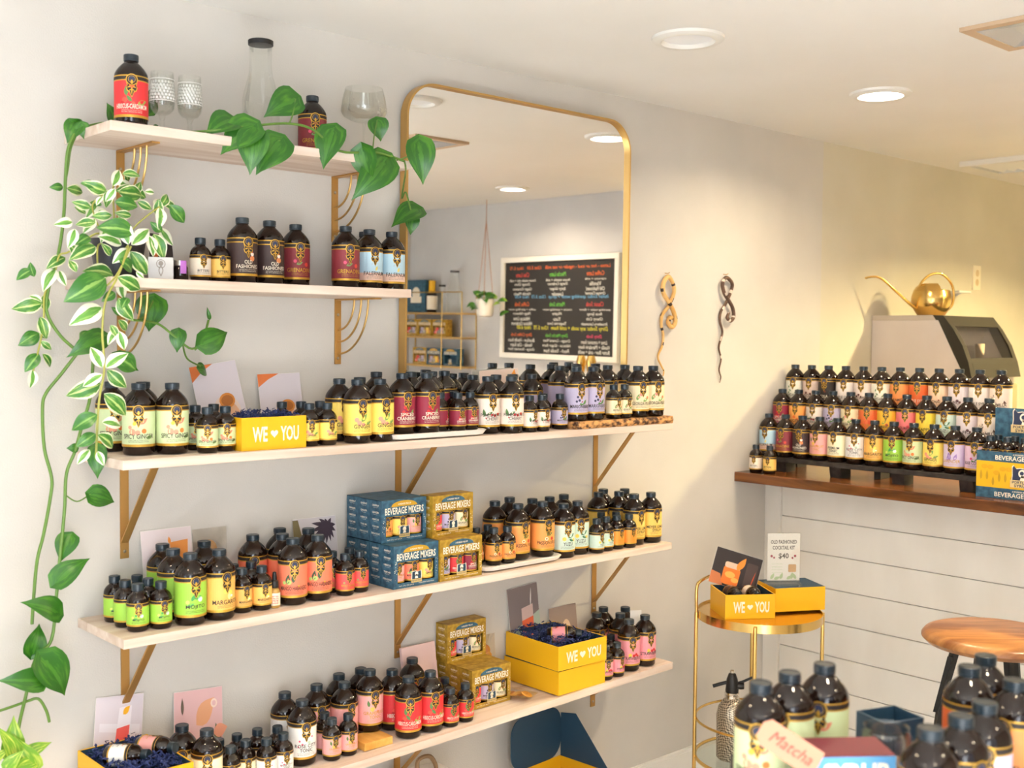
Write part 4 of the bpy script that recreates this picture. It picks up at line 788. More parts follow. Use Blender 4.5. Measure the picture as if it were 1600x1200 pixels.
card('pale card with orange cocktail glass behind the mojito bottles', (1.1, 1.108), (1.222, 1.1085), .178, .934, R(9), [(full, (226, 212, 214)), (leafp(.56, .80, .10, .03, R(100)), (240, 150, 60)), ([(.55, .82), (.92, .84), (.90, .66), (.80, .54), (.68, .55), (.58, .66)], (236, 152, 74))])
card('grey photo card with dark palm leaf behind the mango bottles', (1.493, 1.095), (1.619, 1.094), .163, .934, R(9), [(full, (206, 200, 204)), ([(0, .0), (0, .98), (.12, .98), (.2, .7), (.14, .3)], (120, 108, 70))]+[(leafp(.80, .86, l_, .035, R(a)), (62, 50, 64)) for a, l_ in ((150, .22), (172, .38), (190, .42), (205, .42), (222, .4), (240, .36), (258, .3), (280, .26), (120, .12), (50, .14), (0, .18), (-30, .2), (-60, .24))]+[(leafp(.7, .2, .36, .03, R(a)), (150, 140, 70)) for a in (80, 92, 100)])
card('pale photo card with red layered drink at the left end, lowest shelf', (.998, .752), (1.107, .741), .150, .58, R(5), [(full, (218, 208, 216)), ([(.1, .5), (.95, .42), (.95, .55), (.1, .62)], (228, 222, 230)), ([(.42, .12), (.72, .16), (.76, .84), (.5, .82)], (236, 228, 236)), ([(.42, .10), (.70, .14), (.73, .56), (.46, .52)], (238, 98, 92)), (leafp(.58, .72, .18, .05, R(40)), (244, 180, 40))])
card('pink recipe card with leaf and emblem behind premium tonic bottles', (1.179, .726), (1.301, .718), .180, .54, R(9), [(full, (226, 184, 186)), (leafp(.45, .55, .5, .14, R(40)), (232, 170, 130)), (circ(.82, .80, .07, 10, .06), (240, 214, 200)), (circ(.82, .80, .04, 10, .035), (226, 184, 186)), (leafp(.92, .15, .4, .08, R(100)), (96, 104, 70)), (leafp(.8, .2, .3, .06, R(130)), (106, 114, 80)), (leafp(.17, .7, .22, .03, R(90)), (110, 96, 80)), (leafp(.8, .42, .3, .09, R(10)), (234, 160, 130))])
card('pale pink booklet with red block behind hibiscus bottles', (1.815, .718), (1.928, .719), .165, .55, R(9), [([(.45, .2), (.92, .26), (.9, .52), (.45, .40)], (190, 46, 50))], -.016, .010, 'recipe_booklet', cmat((222, 190, 186)))
card('photo card with red iced drink standing in the stacked gift box', (2.211, .816), (2.332, .824), .165, .62, R(4), [(full, (132, 118, 116)), ([(0, 0), (1, 0), (1, .5), (0, .2)], (188, 204, 186)), ([(.4, .05), (.78, .08), (.8, .64), (.42, .60)], (222, 190, 180)), ([(.41, .06), (.77, .09), (.79, .42), (.41, .38)], (240, 112, 70)), (leafp(.72, .6, .34, .02, R(80)), (232, 226, 220))])
card('photo card with pale drink leaning behind the stacked gift box', (2.381, .735), (2.499, .737), .172, .56, R(6), [(full, (150, 134, 130)), ([(0, .3), (1, .55), (1, 0), (0, 0)], (186, 196, 176)), (circ(.6, .55, .16, 14, .2), (222, 196, 176)), (circ(.6, .48, .12, 12, .1), (236, 176, 120))])
card('black photo card of a whiskey cocktail on the second shelf', (1.096, 1.772), (1.152, 1.770), .098, 1.664, R(16), [(full, (46, 34, 32)), (leafp(.25, .3, .35, .08, R(80)), (226, 110, 40)), (leafp(.72, .05, .8, .02, R(104)), (190, 80, 40))], -.055)

# dried-citrus pouches
def pouch(label, x, y, z, w_, h, rot, cols, seed):
    t = thing('clear_pouch', label, 'bag', (x, y, z), rot=rot); rnd = random.Random(seed)
    m = MB(); n = 6; v = []; f = []
    for sgn in (-1, 1):
        for i in range(n+1):
            for j in range(n+1):
                u, q = i/n, j/n; b = .012*math.sin(math.pi*u)*math.sin(math.pi*q)**.6+.0004
                v.append(((u-.5)*w_+rnd.uniform(-.001, .001), sgn*b, q*h))
        o = 0 if sgn < 0 else (n+1)**2
        for i in range(n):
            for j in range(n): f.append((o+i*(n+1)+j, o+(i+1)*(n+1)+j, o+(i+1)*(n+1)+j+1, o+i*(n+1)+j+1))
    m.add(v, f).obj('clear_film', glassy('cellophane', (.97, .96, .94), .12, .8, .10), t, True)
    for k in range(5):
        a = rnd.uniform(-.3, .3); u = rnd.uniform(-.2, .2)*w_; q = h*(.18+.13*k); r_ = w_*.26
        MB().lathe([(0, -.0015), (r_*.9, -.0015), (r_, 0), (r_*.9, .0015), (0, .0015)], 14).obj('dried_slice', cmat(cols[k % len(cols)], .6), t).matrix_local = Matrix.Translation((u, -.004+.002*k, q)) @ Matrix.Rotation(R(90)+a, 4, 'X')
    return t
OC = [(214, 150, 62), (190, 118, 48), (226, 170, 84)]
pouch('clear pouch of dried citrus behind the margarita bottles', 1.268, -.020, .935, .086, .165, (R(-4), 0, 0), [(196, 150, 96), (160, 104, 60)], 5)
pouch('clear pouch of dried orange slices beside the stacked mustard carton', 2.118, -.035, S5(2.118)+.001, .060, .150, (R(-4), 0, 0), OC, 6)
pouch('clear pouch of dried citrus lying flat on the lowest shelf', 2.135, -.205, S5(2.14)+.0135, .062, .105, (R(-88), 0, R(25)), OC, 7)

# little things on the second shelf, dropper, copper cup
t = thing('silver_gift_box', 'small silver box with an embossed emblem beside the plant', 'box', (1.072, -.165, 1.6644), R(-14))
MB().cbox(-.026, .026, -.018, .018, 0, .047, .001).obj('carton', mat('silver_card', (206, 204, 202), .35, .3), t)
m = MB(); k_ = 1.1; dk = cmat((150, 140, 132))
m.flat(circ(0, .033, .0095, 20), -.0184, 0); m.flat(circ(0, .033, .0078, 20), -.0186, 1); m.flat(circ(0, .034, .0052, 16), -.0188, 0); m.flat(leafp(0, .030, .024, .005, R(-90)), -.0188, 0); m.flat(leafp(0, .026, .016, .003, R(-90)), -.0190, 1)
m.obj('emblem', [dk, mat('silver_card', (0, 0, 0))], t)
t = thing('spice_jar', 'small dark jar with silver lid and purple tag beside the silver box', 'jar', (1.128, -.148, 1.6644), R(-20))
MB().lathe([(0, 0), (.015, 0), (.0165, .002), (.0165, .030), (.014, .033), (0, .033)], 24).obj('glass_body', M_amber, t, True)
MB().lathe([(.0150, .0325), (.0165, .033), (.0165, .0435), (.015, .0445), (0, .0445)], 24).obj('lid', mat('silver_lid', (190, 186, 180), .3, 1), t, True)
m = MB(); ring(m, .0165, .0169, .016, .0435, -.1, .75, 8); m.obj('purple_tag', cmat((196, 120, 214)), t)
t = thing('dropper_bottle', 'tiny glass dropper bottle between apricot and coral bottles', 'bottle', (1.335, -.187, .9345), R(-20))
MB().lathe([(0, 0), (.0115, 0), (.0128, .002), (.0128, .036), (.010, .042), (.006, .045), (.006, .048), (0, .048)], 20).obj('glass_body', mat('pale_amber_liquid', (190, 150, 80), .1), t, True)
m = MB(); ring(m, .0128, .0132, .006, .034); m.obj('label', cmat((244, 232, 206)), t)
m = MB()
for k in range(4):
    tv, tf = text2d(('BITTER', 'DROPS', 'FIVE', 'DASHES')[k], .014, .0035, .02); m.add([wrapv(p[0], p[1]+.025-k*.005, .0136, .0128) for p in tv], tf)
m.obj('lettering', cmat((190, 60, 60)), t)
MB().lathe([(.0085, .045), (.0092, .046), (.0088, .060), (.0055, .063), (.0052, .070), (.0042, .080), (0, .0815)], 18).obj('dropper_cap', M_black, t, True)
t = thing('copper_cup', 'copper cup mostly hidden behind spicy ginger bottles', 'cup', (1.173, -.085, 1.2974))
MB().lathe([(0, 0), (.018, 0), (.022, .004), (.025, .07), (.0245, .0705), (.0215, .006), (0, .004)], 24, cap=False).obj('cup_body', mat('copper', (222, 140, 92), .2, 1), t, True)
MB().tube([(.023, 0, .055), (.038, 0, .052), (.040, 0, .03), (.0235, 0, .018)], .002, 8, smooth=5).obj('handle', mat('copper', (0, 0, 0)), t, True)
t = thing('folded_tag', 'small folded white paper tag among the strawberry bottles', 'tag', (2.632, -.134, S5(2.632)+.0006), R(-30))
MB().add([(-.018, -.006, 0), (.018, -.006, 0), (.018, 0, .15), (-.018, 0, .15), (-.018, .006, 0), (.018, .006, 0)], [(0, 1, 2, 3), (3, 2, 5, 4)]).obj('tag_paper', M_paper, t)
# ------------------------------------------------------------------ glassware on the top shelf
def goblet(label, x, y):
    t = thing('goblet', label, 'glass', (x, y, 1.9714), 0, 'etched goblets')
    MB().lathe([(0, .002), (.022, .0012), (.0225, .0005), (.0225, 0), (0, 0)], 28).obj('foot', M_clear, t, True)
    MB().lathe([(.007, .002), (.0045, .006), (.006, .012), (.004, .018), (.0062, .025), (.004, .032), (.006, .038), (.008, .044)], 18, cap=False).obj('stem', M_clear, t, True)
    MB().lathe([(.006, .044), (.017, .048), (.0245, .058), (.0265, .072), (.026, .095), (.0235, .135), (.0228, .135), (.0252, .095), (.0256, .072), (.0236, .059), (.016, .05), (.005, .046)], 30, cap=False).obj('bowl', M_clear, t, True)
    m = MB()
    for k in range(22):
        for r_ in range(6):
            a = 2*math.pi*(k+.5*(r_ % 2))/22; zz = .078+r_*.0068; rr = .0268-.0006*r_
            m.add([(rr*math.sin(a+p), -rr*math.cos(a+p), zz+q) for p, q in ((-.12, 0), (0, -.0032), (.12, 0), (0, .0032))], [(0, 1, 2, 3)])
    ring(m, .0265, .0268, .072, .0735); ring(m, .025, .0254, .118, .1192)
    m.obj('etched_pattern', mat('frosted_white', (244, 242, 240), .7), t)
goblet('etched clear goblet beside the red hibiscus bottle, left one', 1.098, -.128)
goblet('etched clear goblet on the top shelf, right one of the pair', 1.160, -.130)
t = thing('glass_carafe', 'tall clear faceted carafe with black lid on the top shelf', 'carafe', (1.34, -.118, 1.9714))
m = MB(); prof = [(.036, .002), (.040, .006), (.041, .06), (.040, .115), (.032, .148), (.026, .17), (.0245, .20), (.026, .236)]
v = []; f = []; seg = 24
for i, (r_, z) in enumerate(prof):
    for k in range(seg): a = 2*math.pi*k/seg; q = r_*(1+(.035 if (k % 3 == 0 and i < 6) else 0)); v.append((q*math.cos(a+.06*i), q*math.sin(a+.06*i), z))
for i in range(len(prof)-1):
    for k in range(seg): f.append((i*seg+k, i*seg+(k+1) % seg, (i+1)*seg+(k+1) % seg, (i+1)*seg+k))
f.append(tuple(range(seg)))
m.add(v, f).obj('glass_body', M_clear, t, True, angle=12)
MB().lathe([(.0245, .236), (.0282, .2365), (.0285, .246), (.0265, .2475), (0, .2475)], 30).obj('lid', M_black, t, True)
t = thing('wine_glass', 'thin clear long-stemmed wine glass at the right of the top shelf', 'glass', (1.637, -.10, 1.9714))
MB().lathe([(0, .003), (.008, .002), (.035, .0006), (.035, 0), (0, 0)], 30).obj('foot', M_clear, t, True)
MB().lathe([(.008, .002), (.0035, .008), (.0032, .09), (.006, .102)], 14, cap=False).obj('stem', M_clear, t, True)
MB().lathe([(.005, .102), (.03, .108), (.050, .118), (.057, .131), (.053, .16), (.046, .187), (.0455, .187), (.0525, .16), (.0565, .131), (.0495, .119), (.03, .109)], 36, cap=False).obj('bowl', M_clear, t, True)

# ------------------------------------------------------------------ service counter
o = MB().cbox(3.30, 3.86, -2.05, -.0006, 1.048, 1.082, .003).obj('counter_worktop', M_walnut); tag(o, 'glossy dark walnut bar top holding the bottle riser', 'worktop')
t = thing('bar_counter', 'white shiplap-clad bar counter below the walnut top', 'counter', (3.5, 0, 0))
MB().box(.012, .30, -2.0, -.0006, 0, 1.0475).obj('carcass', M_white, t)
MB().box(-.010, .012, -.066, -.0008, 0, 1.0475).obj('corner_post', M_ship, t)
zs = [1.0475, .915, .797, .679, .561, .443, .325, .207, .089, 0]
for a, b in zip(zs, zs[1:]): MB().cbox(0, .012, -2.0, -.067, b+.0014, a-.0014 if a < 1.04 else a, .0008).obj('plank', M_ship, t)
# tiered riser
t = thing('bottle_riser', 'black three-tier wooden bottle riser on the bar top', 'riser', (3.415, 0, 1.0824))
tz = (1.134, 1.221, 1.309)
M_riser = noise_col(mat('riser_black', (40, 36, 34), .55), (30, 27, 26), (58, 52, 48), (8, 40, 40))
for k in range(3): MB().cbox(.0+.08*k, .0745+.08*k, -.846, -.0015, tz[k]-.016-1.0824, tz[k]-1.0824, .001).obj('tier_board', M_riser, t)
for y in (-.11, -.33, -.56, -.79):
    MB().prism([(.012, 0), (.070, 0), (.068, tz[0]-.0165-1.0824), (.004, tz[0]-.0165-1.0824)], y-.022, y+.022, 'xz').obj('foot_block', M_riser, t)
for y in (-.06, -.44, -.83):
    MB().box(.090, .150, y-.012, y+.012, 0, tz[1]-.0165-1.0824).obj('upright', M_riser, t); MB().box(.170, .230, y-.012, y+.012, 0, tz[2]-.0165-1.0824).obj('upright', M_riser, t)
ROWS = (('fal', 'gren', 'oldf', 'grap', 'prem', 'rose', 'marg', 'moj', 'spicy', 'ging', 'lave', 'cord'),
        ('cran', 'tang', 'pomc', 'mari', 'geor', 'blod', 'trop', 'guav', 'pinap', 'yuzu', 'fig', 'vani'),
        ('herb', 'mocha', 'cola', 'plan', 'coff', 'herb', 'carm', 'mapl', 'chai', 'fig', 'plan', 'vani'))
RCOL = {'fal': 'sky blue', 'gren': 'maroon', 'oldf': 'dark brown', 'grap': 'pink', 'prem': 'pale yellow', 'rose': 'white floral', 'marg': 'apricot', 'moj': 'lime green', 'spicy': 'pale green', 'ging': 'yellow', 'lave': 'pale lavender', 'cord': 'mauve', 'cran': 'crimson', 'tang': 'orange fruit', 'pomc': 'cream', 'mari': 'lavender', 'geor': 'peach', 'blod': 'red-orange', 'trop': 'golden mango', 'guav': 'rose', 'pinap': 'bright yellow', 'yuzu': 'pale aqua', 'fig': 'greyish fig', 'vani': 'cream vanilla pod', 'herb': 'leafy cream', 'mocha': 'beige', 'cola': 'black', 'plan': 'plain white', 'coff': 'coffee bean', 'carm': 'caramel orange', 'mapl': 'burnt orange', 'chai': 'tan spice'}
OR12 = ['first', 'second', 'third', 'fourth', 'fifth', 'sixth', 'seventh', 'eighth', 'ninth', 'tenth', 'eleventh', 'twelfth']
for r_, (row, nm) in enumerate(zip(ROWS, ('front', 'middle', 'back'))):
    for k, fl in enumerate(row):
        bottle(fl, 'L', (3.452+.08*r_, -.0385-.0698*k, tz[r_]+.0004), -90+random.uniform(4, 22), 'large amber bottle with %s label, %s from the wall, %s riser tier' % (RCOL[fl], OR12[k], nm), 'bottles on the bar riser')
bottle('bitw', 'S', (3.345, -.060, 1.0824), -74, 'small amber bitters bottle with cream label standing on the bar top', 'bitters on the bar top')
bottle('bity', 'S', (3.345, -.118, 1.0824), -74, 'small amber bitters bottle with yellow label standing on the bar top', 'bitters on the bar top')
# display carton on the bar
t = thing('display_carton', 'blue and yellow printed display carton of bottles on the bar', 'box', (3.362, -.985, 1.0824), R(-90))
m = MB().box(-.135, .135, 0, .002, 0, .140).box(-.135, .135, .118, .120, 0, .265).box(-.135, -.133, .002, .118, 0, .14).box(.133, .135, .002, .118, 0, .14).box(-.133, .133, .002, .118, 0, .085)
cb = m.obj('carton', M_blue, t)
m = MB(); m.flat([(-.1345, .032), (.1345, .032), (.1345, .110), (-.1345, .110)], -.0004, 0)
for k in range(14):
    u = -.12+.24*k/13; b_ = .034+random.uniform(0, .02)
    m.flat(leafp(u, b_, .03, .004, R(90)), -.0007, 1); m.flat(circ(u+.01, b_+.04, .010, 12, .007), -.0007, 2)
m.obj('printed_panel', [M_yellow, M_yellowd, cmat((226, 168, 20))], cb)
m = MB(); text_flat(m, 'BEVERAGE MIXERS', 0, .006, .155, .014, -.0008, 0, .016); text_flat(m, 'A SPLENDID MIX OF', 0, .0225, .05, .0045, -.0008, 0, .02); m.obj('lettering', M_creamp, cb); m = MB()
text_flat(m, 'BEVERAGE MIXERS', 0, .1155, .155, .014, -.0008, 0, .016); text_flat(m, 'A SPLENDID MIX OF', 0, .1315, .05, .0045, -.0008, 0, .02); m.obj('lettering', M_creamp, cb)
def plaque(parent, u0, v0, s_, y, out=M_creamp):
    plq = [(-.032, .0), (.034, 0), (.034, .03), (.030, .044), (.032, .054), (.012, .049), (-.006, .051), (-.018, .049), (-.026, .058), (-.030, .052), (-.029, .03)]
    e = MB(); P = lambda pts, k_=1, c=(0, .026): [(u0+s_*(c[0]+(u-c[0])*k_), v0+s_*(c[1]+(q-c[1])*k_)) for u, q in pts]
    e.flat(P(plq, 1.08), y, 0); e.flat(P(plq), y-.0003, 1)
    e.flat(P(circ(0, .036, .0125, 18)), y-.0006, 0); e.flat(P([(-.008, .014), (.008, .014), (.004, .03), (-.004, .03)]), y-.0006, 0); e.flat(P(circ(-.002, .037, .006, 12)), y-.0008, 1)
    e.flat(P([(-.036, -.006), (.036, -.006), (.036, .016), (-.036, .016)]), y-.0010, 2)
    text_flat(e, 'PORTLAND', u0, v0+s_*.0055, s_*.06, s_*.008, y-.0013, 1, .02); text_flat(e, 'SYRUPS', u0, v0-s_*.0045, s_*.048, s_*.008, y-.0013, 1, .02)
    e.obj('emblem', [out, M_navyp, cmat((222, 196, 140))], parent)
plaque(cb, .005, .044, 1.0, -.0010)
plaque(cb, -.045, .198, 1.1, .1165)
for r_ in range(2):
    for k, fl in enumerate((('mari', 'moj', 'blod', 'ging', 'hib'), ('grap', 'yuzu', 'marg', 'spicy', 'mari'))[r_]):
        bottle(fl, 'S', (3.362+.030+.052*r_, -.985+.108-.052*k, 1.0824+.0854), -90+random.uniform(6, 16), 'small bottle with %s label, %s of the %s row in the display carton' % (RCOL.get(fl, 'red'), OR12[k], ('front', 'rear')[r_]), 'bottles in the display carton')

# ------------------------------------------------------------------ ice machine and back counter
t = thing('back_counter', 'low back counter under the ice machine behind the bar', 'counter', (4.15, 0, 0))
MB().box(0, 1.9, -.60, -.003, 0, .89).obj('carcass', M_white, t); MB().cbox(-.02, 1.92, -.63, -.003, .8902, .925, .003).obj('worktop', M_walnut, t)
t = thing('ice_machine', 'countertop ice machine with pale side panel and dark sloping hood', 'appliance', (4.205, 0, .9254)); B0 = .9254
yz = lambda pts: [(y, z-B0) for y, z in pts]
M_side = noise_col(mat('pale_enamel', (208, 198, 192), .45), (203, 193, 187), (212, 203, 197), (4, 4, 4))
M_hood = mat('dark_grey_plastic', (46, 43, 35), .5, spec=.3)
MB().prism(yz([(-.003, .93), (-.003, 1.632), (-.284, 1.632), (-.396, 1.41), (-.396, .93)]), 0, .425, 'yz').obj('body_shell', M_side, t)
MB().prism(yz([(-.003, 1.6325), (-.003, 1.652), (-.262, 1.652), (-.276, 1.6325)]), -.002, .427, 'yz').obj('top_panel', mat('warm_grey_enamel', (190, 178, 164), .45), t)
cheek = [(-.2625, 1.652), (-.305, 1.650), (-.345, 1.60), (-.385, 1.535), (-.41, 1.47), (-.424, 1.41), (-.3975, 1.41), (-.2855, 1.632), (-.2765, 1.632)]
MB().prism(yz(cheek), -.001, .030, 'yz').obj('hood_cheek', M_hood, t); MB().prism(yz(cheek), .395, .426, 'yz').obj('hood_cheek', M_hood, t)
MB().prism(yz([(-.2625, 1.652), (-.305, 1.650), (-.338, 1.609), (-.297, 1.609), (-.2855, 1.632), (-.2765, 1.632)]), .030, .395, 'yz').obj('hood_top', M_hood, t)
MB().prism(yz([(-.404, 1.486), (-.412, 1.465), (-.424, 1.41), (-.3975, 1.41), (-.360, 1.486)]), .030, .395, 'yz').obj('hood_bottom', M_hood, t)
MB().prism(yz([(-.335, 1.612), (-.382, 1.535), (-.403, 1.480), (-.400, 1.480), (-.379, 1.535), (-.332, 1.612)]), .028, .397, 'yz').obj('hood_window', glassy('smoked_window', (.62, .62, .66), .05, .7, .12), t)
MB().lathe([(0, 0), (.016, 0), (.018, .055), (0, .055)], 18, c=(.16, -.377, 1.487-B0)).obj('scoop', mat('beige_plastic', (206, 184, 150), .5), t, True)
MB().cbox(.02, .40, -.425, -.3965, 1.10-B0, 1.385-B0, .006).obj('front_panel', mat('olive_grey_plastic', (128, 122, 92), .5), t)
# brass watering can
t = thing('watering_can', 'brass watering can with long spout on top of the ice machine', 'watering can', (4.32, -.195, 1.6524), math.atan2(-.436, .9))
body = MB().lathe([(0, 0), (.048, 0), (.053, .002), (.070, .028), (.078, .056), (.0765, .078), (.069, .100), (.0655, .102), (.073, .078), (.0745, .056), (.066, .028), (.05, .006), (0, .005)], 36, cap=False)
body.obj('can_body', M_gold, t, True)
MB().lathe([(.0695, .0995), (.060, .115), (.044, .1265), (.040, .1275), (.040, .1255), (.058, .1135), (.067, .0995)], 18, cap=False, a0=R(95), a1=R(265)).obj('hood_collar', M_gold, t, True)
MB().tube([(-.066, 0, .024), (-.10, 0, .046), (-.165, 0, .094), (-.215, 0, .132), (-.245, 0, .147), (-.275, 0, .149), (-.305, 0, .143)], lambda q: .0062-.0022*q, 12, smooth=6).obj('spout', M_gold, t, True)
MB().tube([(-.062, 0, .104), (-.045, 0, .135), (-.005, 0, .164), (.045, 0, .167), (.088, 0, .135), (.105, 0, .09), (.098, 0, .045), (.072, 0, .020)], .005, 12, smooth=6).obj('handle', M_gold, t, True)
# wall outlet, little white shelf
t = thing('wall_outlet', 'white double wall outlet above the ice machine', 'outlet', (5.105, -.0005, 1.842))
MB().cbox(-.037, .037, -.006, 0, -.056, .056, .0015).obj('cover_plate', mat('cream_plastic', (240, 230, 206), .4), t)
for dz in (-.021, .021): MB().lathe([(0, 0), (.0155, 0), (.016, .0012), (0, .0012)], 20).obj('socket', mat('tan_plastic', (214, 190, 146), .4), t).matrix_local = Matrix.Translation((0, -.0062, dz)) @ Matrix.Rotation(R(90), 4, 'X')
t = thing('small_wall_ledge', 'tiny white ledge on the wall behind the watering can', 'ledge', (4.86, 0, 1.765))
MB().cbox(-.05, .06, -.07, -.0006, 0, .008, .001).obj('ledge_board', M_white, t); MB().prism([(-.06, 0), (-.0006, 0), (-.0006, -.03)], -.004, .004, 'yz').obj('support', M_white, t)

# ------------------------------------------------------------------ snake ornaments on the wall
def snake(label, loopp, tail, rad, base, spot, seed):
    rnd = random.Random(seed); t = thing('snake_ornament', label, 'ornament', (tail[0][0], -.012, tail[0][1]), 0, 'snake ornaments')
    ox, oz = tail[0]; s_ = []
    head = [(x-ox, -.004, z-oz) for x, z in loopp][::-1]; tl = [(x-ox, .004 if i > 3 else .0, z-oz) for i, (x, z) in enumerate(tail)][1:]
    P = spline([Vector(p) for p in head+tl], 7); n = len(P)
    m = MB(); m.tube(P, lambda q: rad*(1-.72*max(0, q-.45)/.55) if q > .06 else rad*(.7+5*q), 10)
    for f_i in range(len(m.f)):
        i, k = divmod(f_i, 10)
        if (i // 2) % 5 == 0 and (k+i//10*3) % 10 < 5: m.m[f_i] = 1
    m.obj('snake_body', [base, spot], t, True)
    MB().tube([(0, .010, .012), (0, -.004, .010), (.004, -.008, .014)], .0012, 6).obj('nail', M_brassd, t, True)
M_snk = noise_col(mat('tan_wood', (226, 176, 104), .5), (212, 160, 86), (236, 190, 122), (20, 20, 20)); M_snd = mat('burnt_spot', (62, 44, 34), .6)
M_sn2 = noise_col(mat('brown_bark', (96, 72, 58), .7), (78, 56, 44), (116, 88, 70), (40, 40, 40)); M_sn3 = mat('pale_notch', (222, 206, 190), .6)
snake('tan dark-spotted wooden snake ornament hung on the wall by the mirror', [(2.904, 1.754), (2.881, 1.732), (2.881, 1.701), (2.91, 1.67), (2.935, 1.639), (2.944, 1.608), (2.928, 1.589), (2.909, 1.602), (2.915, 1.62), (2.932, 1.618)],
      [(2.904, 1.754), (2.933, 1.734), (2.94, 1.703), (2.915, 1.66), (2.887, 1.628), (2.882, 1.596), (2.892, 1.565), (2.889, 1.528), (2.868, 1.492), (2.887, 1.46), (2.899, 1.444), (2.895, 1.428)], .0075, M_snk, M_snd, 1)
snake('dark brown wooden snake ornament hung on the wall, right one', [(3.217, 1.764), (3.195, 1.744), (3.205, 1.711), (3.233, 1.684), (3.256, 1.657), (3.26, 1.629), (3.244, 1.615), (3.225, 1.626), (3.234, 1.643)],
      [(3.217, 1.764), (3.254, 1.746), (3.25, 1.721), (3.224, 1.679), (3.198, 1.645), (3.194, 1.612), (3.209, 1.573), (3.19, 1.523), (3.204, 1.484), (3.194, 1.446), (3.204, 1.42), (3.198, 1.401)], .0065, M_sn2, M_sn3, 2)

# ------------------------------------------------------------------ brass side table
TC = (2.906, -.396); TZ = .715
t = thing('side_table', 'round two-tier brass side table against the bar', 'table', (TC[0], TC[1], 0))
MB().lathe([(0, TZ-.006), (.180, TZ-.006), (.187, TZ-.020), (.1885, TZ-.020), (.1885, TZ+.006), (.1865, TZ+.006), (.1855, TZ), (0, TZ)], 64, cap=False).obj('tray_top', M_gold, t, True)
ri, fo = Vector((.742, -.670, 0)), Vector((.670, .742, 0))
legs = {'left': -ri, 'right': ri, 'front': (-fo*.96-ri*.28), 'back': (fo*.96+ri*.1)}
for k, d in legs.items():
    p = d*.1945
    MB().tube([(p.x, p.y, 0), (p.x, p.y, TZ-.001)], .006, 12).obj('leg', M_gold, t, True)
for z, r_ in ((.263, .0055), (.383, .004)):
    MB().tube([(.190*math.cos(a), .190*math.sin(a), z) for a in [2*math.pi*k/48 for k in range(48)]], r_, 10, closed=True).obj('lower_ring', M_gold, t, True)
MB().lathe([(0, .258), (.186, .258), (.186, .2645), (0, .2645)], 48).obj('glass_shelf', glassy('table_glass', (.86, .9, .88), .03, .9, .1), t, True)
a, b = legs['left']*.1945, (fo*.93+ri*.05)*.1945
MB().tube([(a.x, a.y, TZ), (a.x, a.y, TZ+.07), (a.x*.93+b.x*.07, a.y*.93+b.y*.07, TZ+.092), (a.x*.6+b.x*.4+.012, a.y*.6+b.y*.4+.02, TZ+.096), (a.x*.1+b.x*.9, a.y*.1+b.y*.9, TZ+.092), (b.x, b.y, TZ+.07), (b.x, b.y, TZ)], .005, 10, smooth=6).obj('carry_handle', M_gold, t, True)
gift_box('open yellow gift box on the brass side table, left one', 2.853, -.369, TZ, .155, .148, .073, R(-35))
shred('navy crinkled paper in the box on the brass table', 2.853, -.369, TZ+.035, .145, .138, .022, R(-35), 220, 9)
for fl, dx, dy, lb in (('oldf', -.030, .0, 'small dark-labelled bottle lying in the side table gift box'), ('bitw', .028, -.02, 'small cream-labelled bottle lying in the side table gift box')):
    mw = Matrix.Translation((2.853, -.369, TZ+.062)) @ Matrix.Rotation(R(-35), 4, 'Z') @ Matrix.Translation((dx, dy*.2+.042, -.006)) @ Matrix.Rotation(R(84), 4, 'X') @ Matrix.Rotation(R(170), 4, 'Z')
    bottle(fl, 'S', (0, 0, 0), 0, lb, None, mw)
gift_box('closed gift box with dark top on the brass side table, right one', 3.022, -.428, TZ+.0063, .166, .130, .072, R(-29), False, None)
# picture card standing in the box
t = thing('picture_card', 'dark photo card of a whiskey cocktail in the side table box', 'card')
t.matrix_world = Matrix.Translation((2.868, -.316, TZ+.066)) @ Matrix.Rotation(R(-38), 4, 'Z') @ Matrix.Rotation(R(-10), 4, 'X') @ Matrix.Rotation(R(17), 4, 'Y')
MB().box(-.075, .075, -.001, 0, 0, .112).obj('card_stock', M_paper, t)
m = MB(); S = lambda pts: [(u*.15-.075, v*.112) for u, v in pts]
cols = [(44, 32, 30), (206, 120, 70), (238, 122, 34), (250, 176, 80), (216, 186, 160), (240, 140, 40), (70, 52, 48), (200, 80, 40)]
for i, (poly, c) in enumerate([(S(full), 0), (S([(0, 0), (.3, 0), (.2, .3), (0, .34)]), 1), (S(rrect(.24, .60, .06, .56, .08)), 2), (S(circ(.40, .34, .11, 14, .09)), 3), (S(circ(.52, .22, .08, 12, .07)), 3), (S(rrect(.25, .59, .52, .68, .05)), 4), (S(leafp(.52, .5, .42, .07, R(72))), 5), (S(rrect(.70, .94, .12, .8, .04)), 6), (S(leafp(.86, .12, .5, .012, R(84))), 7), (S(circ(.80, .16, .06, 10, .03)), 5)]):
    m.flat(poly, -.0012-.00008*i, c)
m.obj('printed_picture', [cmat(c) for c in cols], t)
